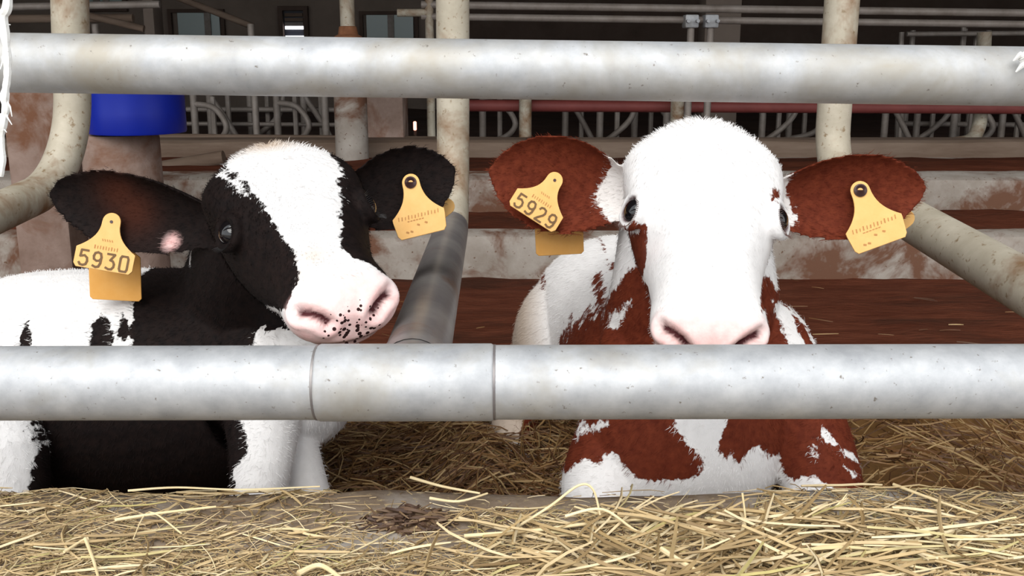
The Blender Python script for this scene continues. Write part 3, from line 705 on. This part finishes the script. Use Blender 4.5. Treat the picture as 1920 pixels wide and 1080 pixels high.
# pinkish bare skin and pale hair at the near ear's foot, inner ear warmth, crown stain
q = np.array(A_.hit(322,455,1.4)); d = np.linalg.norm(A_.co-q, axis=1); att['pink'] = np.maximum(att['pink'], 0.9*np.clip(1.4-d/0.013, 0, 1)*(A_.reg['ear']|A_.reg['neck']|A_.reg['head']))
q = np.array(A_.hit(322,482,1.4)); d = np.linalg.norm(A_.co-q, axis=1); att['patch'] = np.where(d < 0.034, np.minimum(att['patch'], (d-0.026)), att['patch'])
q = np.array(A_.hit(505,268,1.36)); d = np.linalg.norm(A_.co-q, axis=1); att['tan'] = np.maximum(att['tan'], 0.75*np.exp(-(d/0.032)**2))
for px, py, r, k in ((585,480,.02,.35),(560,520,.02,.3),(650,520,.02,.25)):
    q = np.array(A_.hit(px,py,1.2)); d = np.linalg.norm(A_.co-q, axis=1); att['tan'] = np.maximum(att['tan'], k*np.exp(-(d/r)**2))
q = np.array(A_.hit(662,618,1.1)); d = np.linalg.norm(A_.co-q, axis=1); att['freckle'] = 0.95*np.exp(-(d/0.038)**4)*A_.reg['head']*(L[:,1] > 0.3)
for px, py in ((250,390),(225,360)):
    q = np.array(A_.hit(px,py,1.4)); d = np.linalg.norm(A_.co-q, axis=1); att['warm'] = np.maximum(att['warm'], 0.30*np.exp(-(d/0.035)**2)*A_.reg['ear'])
A_.commit(); A_.eyes()

# ---------------- the red and white calf (lying, facing the camera)
poll = P(1322, 224, 1.405); nose = P(1342, 615, 1.11)
Hm = head_frame(poll, nose, (1.0, 0.03, 0.03))
B_ = Calf('calf', (0.25, 1.6, 0), 'red and white calf with white face lying on the right, tagged 5929', M['coat_red'], Hm, 1.08)
B_.lash = flat('brown_lash', (0.10,0.05,0.04), 0.6)
B_.head()
B_.limb('body', [(0.27,1.40,0.22),(0.28,1.48,0.235),(0.275,1.62,0.23),(0.25,1.78,0.22),(0.21,1.92,0.22),(0.18,2.05,0.20),(0.15,2.15,0.17)], [0.12,0.165,0.18,0.175,0.17,0.145,0.10], seg=36)
B_.limb('neck', [(0.27,1.50,0.30), (0.27,1.47,0.38), B_.hl(0,0.03,-0.13), B_.hl(0,0.07,-0.10)], [0.14,0.125,0.10,0.07], seg=28)
B_.limb('body', [(0.37,1.46,0.30),(0.405,1.40,0.23),(0.435,1.32,0.14),(0.41,1.25,0.08)], [0.078,0.070,0.055,0.042])
B_.limb('body', [(0.41,1.25,0.075),(0.44,1.31,0.05),(0.47,1.42,0.04)], [0.038,0.03,0.028])
B_.limb('body', [(0.20,1.46,0.30),(0.175,1.41,0.23),(0.125,1.34,0.14),(0.12,1.26,0.09)], [0.07,0.062,0.055,0.042])
B_.limb('body', [(0.13,1.26,0.085),(0.10,1.32,0.05),(0.08,1.44,0.04)], [0.038,0.03,0.028])
B_.ellip('body', (0.25,1.38,0.20), (0.15,0.11,0.15))
B_.ellip('body', (0.10,1.92,0.16), (0.10,0.16,0.15)); B_.limb('body', [(0.09,1.90,0.15),(0.04,1.80,0.14),(0.005,1.68,0.11),(0.015,1.62,0.05),(0.05,1.74,0.04)], [0.08,0.055,0.042,0.034,0.03])
e3 = ear_mesh(B_.hl(-0.074,0.062,-0.088), P(915,320,1.43), (0,0,1), 0.080, toward=(0.15,-1,-0.05), droop=0.0); B_.add('ear', e3[0], e3[1])
e4 = ear_mesh(B_.hl(0.074,0.062,-0.088), P(1740,352,1.43), (0,0,1), 0.070, toward=(-0.15,-1,-0.05), droop=0.0); B_.add('ear', e4[0], e4[1])
B_.finish()
muzzle_detail(B_)
att = B_.att; L = B_.loc; cyl = B_.to_cyl(L); hm = B_.reg['head']
p_ = np.full(len(L), -0.2)
for pg in ([(1174,425),(1184,416),(1207,420),(1213,480),(1207,520),(1192,528),(1180,500),(1176,455)], [(1441,372),(1452,352),(1462,356),(1460,370),(1446,380)], [(1425,560),(1432,520),(1445,498),(1447,540),(1440,590),(1426,590)]):
    p_ = np.maximum(p_, poly_sd(cyl, B_.head_poly(pg)))
u, v, w = L[:,0], L[:,1], L[:,2]
p_ = np.maximum(p_, 0.05*np.minimum(1, (np.abs(u)-0.055)/0.02)*(v < 0.25) - 0.25*(w > -0.085+0.02*np.sin(v*60)) - 0.25*(np.abs(u) < 0.055))   # red cheeks low on the side of the head
att['patch'][hm] = p_[hm]
ear = B_.reg['ear']; au = np.abs(u); att['patch'][ear] = (au - 0.118 + 0.012*np.sin(v*90))[ear]*0.8
att['tan'][ear] = np.maximum(att['tan'][ear], 0.12)
nk = B_.reg['neck']; att['patch'][nk] = 0.1
bd = B_.reg['body'] | B_.reg['neck']; xz = B_.co[:, [0,2]]
front = B_.co[:,1] < 1.72
def union(polys, Y):
    r = np.full(len(xz), -0.2)
    for pg in polys: r = np.maximum(r, poly_sd(xz, B_.xz_poly(pg, Y)))
    return r
red = union([[(1180,500),(1150,545),(1120,575),(1075,600),(1048,628),(1032,660),(990,740),(975,800),(985,850),(1015,868),(1035,874),(1075,872),(1105,858),(1122,868),(1140,850),(1160,852),(1172,880),(1190,895),(1250,900),(1310,895),(1318,868),(1290,830),(1268,800),(1255,740),(1255,560)],
    [(1365,560),(1365,740),(1362,790),(1350,815),(1348,848),(1362,858),(1372,842),(1385,872),(1402,845),(1420,838),(1455,850),(1468,875),(1478,895),(1530,895),(1640,890),(1650,840),(1630,780),(1600,720),(1560,690),(1532,645),(1500,600),(1440,520)]], 1.4)
wht = union([[(1185,560),(1165,575),(1140,610),(1152,612),(1180,590)], [(1446,560),(1470,572),(1490,600),(1512,650),(1480,650),(1462,610)], [(1502,590),(1530,640),(1538,660),(1531,660),(1515,625)], [(1140,786),(1100,795),(1080,812),(1115,805),(1142,795)],
    [(1536,790),(1548,806),(1570,832),(1560,832),(1540,815)], [(1575,842),(1600,850),(1616,872),(1620,890),(1608,870)], [(1525,834),(1532,850),(1534,858),(1528,852)], [(1580,868),(1612,888),(1600,895),(1585,880)]], 1.4)
p_ = np.minimum(red, -wht)
rump = union([[(1137,478),(1175,474),(1175,496),(1142,494)], [(1014,530),(1020,524),(1024,532),(1018,540)]], 1.9)
p_ = np.where(front, p_, rump); p_ = np.where(front, p_, np.where(B_.co[:,0] > 0.28, 0.1, p_))
att['patch'][bd] = p_[bd]
att['tan'] = np.maximum(att['tan'], 0.65*bd*np.clip((0.07-B_.co[:,0])/0.05, 0, 1)*(B_.co[:,1] > 1.6))
for px, py, r, k in ((1325,262,.03,.22),(1330,380,.02,.06),(1225,470,.02,.1)):
    q = np.array(B_.hit(px,py,1.3)); d = np.linalg.norm(B_.co-q, axis=1); att['pink'] = np.maximum(att['pink'], k*np.exp(-(d/r)**2))
B_.commit(); B_.eyes()

# short coat hair
def calf_hair(C, ears, count, elen):
    co = C.co; fl = np.zeros_like(co); fl[:] = (-0.4, 0.6, -0.7)
    L = C.loc; vdir = np.array(C.H.col[1][:3]); wd = np.array(C.H.col[2][:3]); ud = np.array(C.H.col[0][:3])
    hd = C.reg['head']; up_ = np.clip((0.10-L[:,1])/0.1, -1, 1)
    fl[hd] = (vdir*(-1)*0 + np.outer(np.where(L[:,1] < 0.06, -1.0, 1.0), vdir) + np.outer(np.sign(L[:,0])*0.5, ud))[hd]
    ln = np.full(len(co), 0.010); ln[hd] = 0.008; ln[hd & (L[:,1] < 0.03)] = 0.017; ln[hd & (L[:,1] > 0.16)] = 0.005
    for e in ears:
        base, ax, k, n_, Ln = e[2]; m_ = C.reg['ear'] & (np.linalg.norm(co-np.array(base+ax*Ln*0.5), axis=1) < Ln*0.75)
        fl[m_] = np.array(ax)*1.0 + np.outer(((co-np.array(base)) @ np.array(k))/0.06, np.array(k))[m_]*0.7; ln[m_] = elen
    keep = np.ones(len(co)); keep[C.att['pink'] > 0.3] = 0.0; keep[C.reg['ear']] = 2.2; keep[hd] = np.maximum(keep[hd]*2.0, 0)
    keep[hd & (C.att['pink'] > 0.3)] = 0
    for sx in (-1, 1): keep[np.linalg.norm(L-np.array((sx*0.085,0.143,-0.028)), axis=1) < 0.024] = 0
    C.hair(count, ln, fl, keep)
calf_hair(A_, (e1, e2), 100000, 0.007)
calf_hair(B_, (e3, e4), 100000, 0.008)

# ================================================================= EAR TAGS
DIG = {'5': [[(0.9,1),(0.15,1),(0.1,0.58),(0.55,0.66),(0.85,0.52),(0.92,0.3),(0.8,0.08),(0.5,0),(0.2,0.03),(0.05,0.16)]],
       '9': [[(0.9,0.6),(0.75,0.46),(0.45,0.42),(0.15,0.52),(0.08,0.72),(0.2,0.93),(0.5,1),(0.8,0.93),(0.92,0.7),(0.9,0.3),(0.75,0.06),(0.45,0),(0.12,0.08)]],
       '3': [[(0.08,1),(0.88,1),(0.45,0.6),(0.75,0.56),(0.92,0.38),(0.9,0.18),(0.7,0.02),(0.4,0),(0.08,0.08)]],
       '0': [[(0.2,1),(0.8,1),(0.92,0.85),(0.92,0.15),(0.8,0),(0.2,0),(0.08,0.15),(0.08,0.85),(0.2,1)]],
       '2': [[(0.08,0.8),(0.2,0.95),(0.5,1),(0.82,0.92),(0.9,0.7),(0.75,0.5),(0.3,0.2),(0.08,0),(0.92,0)]]}
def tag_plate(name, outline, origin, ux, uy, thick, mat, parent, label=None):
    ux, uy = Vector(ux).normalized(), Vector(uy); uy = (uy-ux*uy.dot(ux)).normalized(); nz = ux.cross(uy)
    n = len(outline); V = []; r = thick*0.3
    c = sum((Vector((a, b, 0)) for a, b in outline), Vector())/n
    for off, ins in ((0, 1), (r, 0), (thick-r, 0), (thick, 1)):
        for a, b in outline:
            p = Vector((a, b, 0)); p = p + (c-p).normalized()*(r*ins); V.append(origin + ux*p.x + uy*p.y + nz*(-thick+off))
    F = [tuple(range(n))[::-1], tuple(3*n+k for k in range(n))]
    for l in range(3):
        for k in range(n): k2 = (k+1) % n; F.append((l*n+k, l*n+k2, (l+1)*n+k2, (l+1)*n+k))
    m = MB(); m.add(V, F); o = m.build(name, mat, parent)
    if label: o['label'] = label
    return o, (origin, ux, uy, nz)
def smooth_outline(side):   # half outline (x>=0) from top to bottom -> closed smooth outline
    full = side + [(-x, y) for x, y in side[::-1] if x > 1e-9]
    return full
def bell(W, H, neck, tabr, shoulder, rectH, low=1.0):
    """bell outline, origin at the stud hole: round tab, flaring neck, plate"""
    pts = []
    for a in np.linspace(90, 0, 8): pts.append((tabr*math.cos(math.radians(a)), tabr*math.sin(math.radians(a))))
    for t in np.linspace(0.12, 1, 9):
        pts.append((tabr + (W/2-tabr)*(t**2.1), -shoulder*t**0.85))
    yb = -shoulder - rectH
    pts += [(W/2*1.0, -shoulder-rectH*0.15), (W/2*low, yb+0.005), (W/2*low-0.004, yb)]
    full = pts[:]; full += [(-x, y) for x, y in pts[::-1] if x > 1e-6]
    return full
def ribbon(m, pts, w, fr, z=0.0006):
    o, ux, uy, nz = fr; P3 = [o + ux*x + uy*y + nz*z for x, y in pts]
    for i in range(len(pts)-1):
        d = (P3[i+1]-P3[i]).normalized(); s = nz.cross(d)*w*0.5; a = P3[i]-d*w*0.3; b = P3[i+1]+d*w*0.3; q = nz*(0.0001+0.00004*i)
        m.add([a-s, b-s, b+s, a+s, a-s+q, b-s+q, b+s+q, a+s+q], [(3,2,1,0),(4,5,6,7),(0,1,5,4),(1,2,6,5),(2,3,7,6),(3,0,4,7)])
def rot2(deg): a = math.radians(deg); return Vector((math.cos(a), 0, math.sin(a))), Vector((-math.sin(a), 0, math.cos(a)))
def numbered_tag(C, hole_px, Y, deg, W, digits, label, back_px, back_deg):
    Y = C.hit(hole_px[0], hole_px[1]+12, Y).y - 0.017; o = P(*hole_px, Y); ux, uy = rot2(deg); uy = (uy + Vector((0, 0.30, 0))).normalized()
    k = W
    out = bell(W, 0, 0, W*0.155, W*0.50, W*0.34)
    tg, fr = tag_plate('ear_tag', out, o, ux, uy, 0.0022, M['tag'], C.root, label)
    m = MB(); hgt, wid, gap = W*0.255, W*0.155, W*0.225; yb = -W*0.80
    for i, ch in enumerate(digits):
        x0 = -1.5*gap - wid/2 + i*gap
        for st in DIG[ch]: ribbon(m, [(x0+px*wid, yb+py*hgt) for px, py in st], W*0.036, fr)
    n = m.build('number', M['tag_print'], None, False); sub(n, tg)
    m = MB()
    for i in range(9):
        x = -W*0.19 + i*W*0.047; ribbon(m, [(x, -W*0.43-W*0.008*(i % 2)), (x, -W*0.485)], W*(0.011+0.005*(i % 3 == 0)), fr)
    for i in range(5):
        x = -W*0.09 + i*W*0.04; ribbon(m, [(x, -W*0.31), (x+W*0.014, -W*0.34)], W*0.012, fr)
    sub(m.build('fine_print', M['tag_faint'], None, False), tg)
    m = MB(); c, ux_, uy_, nz = fr; m.tube([c-nz*0.001, c+nz*0.0008], 0.0022, 12); sub(m.build('pin_hole', M['stud'], None), tg)
    m = MB(); m.tube([c-nz*0.001, c-nz*0.026], 0.004, 12); sub(m.build('pin', M['tag_deep'], None), tg)
    # the second plate hangs behind the ear
    ux2, uy2 = rot2(back_deg); b0 = P(*back_px, Y+0.045)
    h = W*0.52; w2 = W*0.46; out2 = [(-0.12*W, 0.62*W), (0.12*W, 0.62*W), (0.2*W, 0.5*W), (w2, 0.28*W), (w2*1.0, -h+0.004), (w2-0.004, -h), (-w2+0.004, -h), (-w2, -h+0.004), (-w2, 0.28*W), (-0.2*W, 0.5*W)]
    tag_plate('ear_tag_back', out2[::-1], b0, ux2, uy2, 0.0022, M['tag_deep'], C.root)
def sub(o, parent):
    bpy.context.view_layer.update(); o.parent = parent; o.matrix_parent_inverse = parent.matrix_world.inverted(); return o
def stud_tag(C, hole_px, Y, deg, W, label, tip_px):
    Y = C.hit(hole_px[0], hole_px[1]+12, Y).y - 0.017; o = P(*hole_px, Y); ux, uy = rot2(deg); uy = (uy + Vector((0, 0.30, 0))).normalized()
    out = bell(W, 0, 0, W*0.165, W*0.62, W*0.40, 0.93)
    tg, fr = tag_plate('ear_tag', out, o, ux, uy, 0.0022, M['tag'], C.root, label); c, ux_, uy_, nz = fr
    m = MB(); m.tube([c-nz*0.024, c, c+nz*0.0022, c+nz*0.003, c+nz*0.003], [W*0.115, W*0.115, W*0.112, W*0.09, W*0.06], 24); st = m.build('stud', M['stud'], None); sub(st, tg)
    m = MB()
    for i in range(13):
        x = -W*0.38 + i*W*0.063; ribbon(m, [(x+W*0.01, -W*0.60-W*0.01*(i % 3)), (x, -W*0.665)], W*(0.014+0.006*(i % 2)), fr)
    for i in range(6):
        x = -W*0.22 + i*W*0.055; ribbon(m, [(x, -W*0.71), (x+W*0.03, -W*0.71)], W*0.014, fr)
    for x, y in ((-0.05,-0.80),(0.1,-0.79),(-0.2,-0.90),(-0.28,-0.9)): ribbon(m, [(x*W, y*W), (x*W+W*0.03, y*W-W*0.015)], W*0.03, fr)
    sub(m.build('fine_print', M['tag_faint'], None, False), tg)
    m = MB(); t = P(*tip_px, Y+0.05); cc = P(tip_px[0]-55, tip_px[1]+38, Y+0.05); ax = (t-cc).normalized()
    m_out = []; Wt = W*0.16
    for a in np.linspace(-90, 90, 9): m_out.append((Wt*math.cos(math.radians(a)), Wt*math.sin(math.radians(a))))
    m_out += [(-W*0.36, Wt*1.1), (-W*0.36, -Wt*1.1)]
    tag_plate('ear_tag_back', m_out, t-ax*Wt, ax, Vector((0,-1,0)).cross(ax)*-1, 0.0022, M['tag'], C.root)
s_ = ppm(1.36)
numbered_tag(A_, (209, 416), 1.345, -10, 112*s_, '5930', 'yellow-orange ear tag reading 5930', (215, 510), -3)
stud_tag(A_, (770, 342), 1.385, 14, 104*s_, 'orange ear tag with a dark stud on the far ear of the black calf', (850, 378))
numbered_tag(B_, (1040, 338), 1.355, -33, 106*s_, '5929', 'yellow-orange ear tag reading 5929', (1048, 428), 3)
stud_tag(B_, (1613, 357), 1.36, 21, 112*s_, 'orange ear tag with a dark stud on the right ear of the red calf', (1712, 400))

# ================================================================= STRAW
def stalk(m, c, ang, ln, r, zf, lift=0.0, curl=0.0, tilt=0.0, seg=4, sides=4):
    pts = []; d = Vector((math.cos(ang), math.sin(ang), 0)); s = Vector((-d.y, d.x, 0))
    for i in range(seg+1):
        t = i/seg - 0.5; p = Vector((c[0], c[1], 0)) + d*(ln*t) + s*(curl*(t*t-0.08)*ln)
        z = zf(p.x, p.y) + r + lift + tilt*t*ln + max(0, curl)*0.02*(0.25-t*t); pts.append(Vector((p.x, p.y, z)))
    m.tube(pts, [r*0.8] + [r]*(seg-1) + [r*0.6], sides)
def kz(x, y): 
    return kerb_z(x, min(y, KY-0.03)) - (max(0, y-(KY-0.03))*0.6)
def density(px):           # thinner on the bare concrete in the middle
    return 0.35 if 640 < px < 1400 else 1.0
def kerb_pt(bare=True):
    while True:
        px = random.uniform(-150, 2070); py = 905 + 310*random.random()**0.75
        if bare:
            if 620 < px < 1420 and py < 960 and random.random() < 0.90: continue
            if 1420 < px < 1560 and py < 930 and random.random() < 0.6: continue
            if 250 < px < 900 and 930 < py < 1040 and random.random() < 0.5: continue
        q = PZ(px, py, KZ)
        if 0.3 < q.y < KY-0.012: return q
m = MB()
for i in range(1250):
    q = kerb_pt(); a = random.gauss(0.25, 0.75); ln = random.uniform(0.02, 0.10); stalk(m, (q.x, q.y), a, ln, random.choice((0.0005,0.0006,0.0008,0.0011,0.0017)), kz, random.uniform(0, 0.008), random.uniform(-.5,.5), random.uniform(-.12,.12))
# heap at lower right
for i in range(330):
    px = random.gauss(1500, 300); py = random.uniform(985, 1130); q = PZ(px, py, KZ)
    if q.y > KY-0.02: continue
    stalk(m, (q.x, q.y), random.gauss(0.35, 0.8), random.uniform(0.04, 0.15), random.uniform(0.0009, 0.0022), kz, random.uniform(0, 0.02), random.uniform(-.5,.5), random.uniform(-.2,.2))
for i in range(5400):           # fine matted stems under the stalks
    q = kerb_pt(); stalk(m, (q.x, q.y), random.gauss(0.2, 0.9), random.uniform(0.015, 0.07), random.uniform(0.0003, 0.0006), kz, random.uniform(0, 0.005), random.uniform(-1,1), random.uniform(-.1,.1), seg=3, sides=3)
tag(m.build('straw_litter', M['straw']), 'loose golden straw scattered over the concrete kerb in front', 'straw', kind='stuff')
m = MB()
for i in range(9000):
    q = kerb_pt(); stalk(m, (q.x, q.y), random.uniform(0, 3.14), random.uniform(0.004, 0.022), random.uniform(0.0005, 0.0014), kz, random.uniform(0, 0.003), 0, random.uniform(-.2,.2), seg=1, sides=3)
tag(m.build('straw_chaff', M['chaff']), 'fine broken chaff strewn on the concrete kerb', 'chaff', kind='stuff')
# dark clump
cq = PZ(765, 985, KZ); m = MB()
for i in range(420):
    a = random.uniform(0, 6.28); rr_ = random.random()**0.5; x = cq.x + 0.042*rr_*math.cos(a); y = cq.y + 0.022*rr_*math.sin(a); h = 0.016*(1-rr_**2)
    stalk(m, (x, y), random.gauss(0.1, 0.6), random.uniform(0.01, 0.035), random.uniform(0.0008, 0.0022), lambda X, Y_: KZ, h*random.random(), random.uniform(-1,1), random.uniform(-.3,.3), sides=4)
tag(m.build('dung_clump', M['clump']), 'dark brown matted clump lying on the bare concrete', 'clump')
# single stalks that stand out
heroes = [([(215,975),(300,962),(405,950)], 0.0030, 'pale thick stalk lying at the left on the kerb'),
 ([(770,895),(830,912),(900,925)], 0.0030, 'pale stalk pointing down right at the kerb edge below the rail sleeve'),
 ([(806,934),(860,940),(914,925)], 0.0028, 'curved pale stalk just above the dark clump'),
 ([(870,1005),(1000,995),(1120,980),(1250,972),(1370,980)], 0.0034, 'longest pale stalk running right from the dark clump'),
 ([(942,1080),(955,1010),(1030,950),(1085,910),(1112,918),(1125,965)], 0.0026, 'stalk folded into a tall peak in the middle of the kerb'),
 ([(1060,968),(1130,955),(1200,1010),(1270,1040)], 0.0028, 'arched stalk right of the folded one'),
 ([(1300,1000),(1400,965),(1500,938)], 0.0026, 'stalk rising to the right over the bare concrete'),
 ([(1350,1012),(1460,985),(1570,950)], 0.0036, 'thick stalk with a split frayed end'),
 ([(1392,925),(1398,975),(1396,1025)], 0.0018, 'thin upright stem among the straw on the right'),
 ([(1675,908),(1760,940),(1835,965)], 0.0030, 'pale stalk slanting down at the right kerb edge'),
 ([(1740,1015),(1830,985),(1905,970)], 0.0028, 'broad pale blade at the right edge of the kerb'),
 ([(160,1010),(175,1050),(185,1085)], 0.0030, 'bent pale stalk at the lower left'),
 ([(120,1035),(160,1010),(165,1012)], 0.0024, 'short pale stalk meeting the bent one at the lower left'),
 ([(1240,1030),(1320,1080),(1380,1110)], 0.0050, 'broad pale straw blade at the bottom right of centre'),
 ([(560,1075),(600,1060),(640,1085)], 0.0050, 'broad bright husk at the bottom edge left of centre'),
 ([(240,920),(330,914),(450,918),(600,912)], 0.0022, 'long thin stalk lying along the kerb edge below the black calf'),
 ([(1590,1040),(1700,1060),(1800,1078)], 0.0028, 'pale stalk slanting to the lower right corner'),
 ([(340,1000),(280,960),(250,1010)], 0.0016, 'thin greenish stem crossing the straw at the left')]
for pts2, r, lab in heroes:
    base = [PZ(x, y, KZ) for x, y in pts2]; y0 = min(b.y for b in base); pts3 = []
    if 'peak' in lab or 'upright' in lab or 'arched' in lab:
        yb = PZ(pts2[0][0], 1005, KZ).y; pts3 = [P(x, y, yb - 0.02*(1 if 'peak' in lab and y > 1040 else 0)) for x, y in pts2]
        for p in pts3: p.z = max(p.z, KZ+0.004)
    else:
        for i_, (x, y) in enumerate(pts2):
            q = PZ(x, y, KZ+0.010); 
            if q.y > KY-0.01: q = P(x, y, KY-0.01)
            pts3.append(q)
    c = catmull(pts3, 6); n_ = len(c); m = MB(); m.tube(c, [r*0.62*(1-0.35*(k/(n_-1))) for k in range(n_)], 8)
    o = m.build('straw_stalk', M['hero_straw']); tag(o, lab, 'straw', 'single stalks that stand out on the kerb')
    if 'split' in lab:
        e_ = Vector(c[-1]); d_ = (Vector(c[-1])-Vector(c[-3])).normalized()
        for k in range(5):
            f = MB(); t_ = e_ + d_*0.014 + Vector((0, 0, 0.004*(k-2)+0.004)); f.tube([e_-d_*0.004, e_.lerp(t_,.5), t_], [r*.4, r*.3, r*.12], 5); f.build('frayed_end', M['hero_straw'], o)
# hay bedding in the pen
def hz(x, y):
    b = 0.035 + 0.05*noise.noise(Vector((x*3, y*3, 4))) + 0.02*noise.noise(Vector((x*11, y*11, 2)))
    b += 0.075*math.exp(-((x-0.62)/0.28)**2) + 0.05*math.exp(-((x+0.05)/0.12)**2)
    f = max(0, min(1, (2.25-y)/0.5)); return max(0.0, b)*f
m = MB(); V = []; F = []; nx, ny = 90, 46
for j in range(ny+1):
    for i in range(nx+1):
        x = -1.4+2.8*i/nx; y = 1.09+1.2*j/ny; V.append((x, y, hz(x, y)-0.006))
for j in range(ny):
    for i in range(nx): a = j*(nx+1)+i; F.append((a, a+1, a+nx+2, a+nx+1))
m.add(V, F)
for i in range(12500):
    x = random.uniform(-0.45, 1.05) if random.random() < 0.7 else random.uniform(-1.38, -0.45); y = 1.10 + 1.1*random.random()**1.3
    if random.random() < 0.35: x = random.uniform(-0.3, 0.12)
    stalk(m, (x, y), random.uniform(0, 3.14), random.uniform(0.03, 0.13), random.uniform(0.0006, 0.0016), hz, random.uniform(0, 0.03), random.uniform(-1.2,1.2), random.uniform(-.5,.5), sides=3)
for i in range(90):
    x = random.uniform(-1.5, 1.5); y = random.uniform(2.1, 3.25)
    stalk(m, (x, y), random.gauss(0, .5), random.uniform(0.02, 0.09), random.uniform(0.0008, 0.0016), lambda X, Y_: 0.008, 0.002, random.uniform(-.5,.5), 0, sides=3)
tag(m.build('hay_bedding', M['hay']), 'brown tangled hay bedding on the pen floor around the calves', 'hay', kind='stuff')
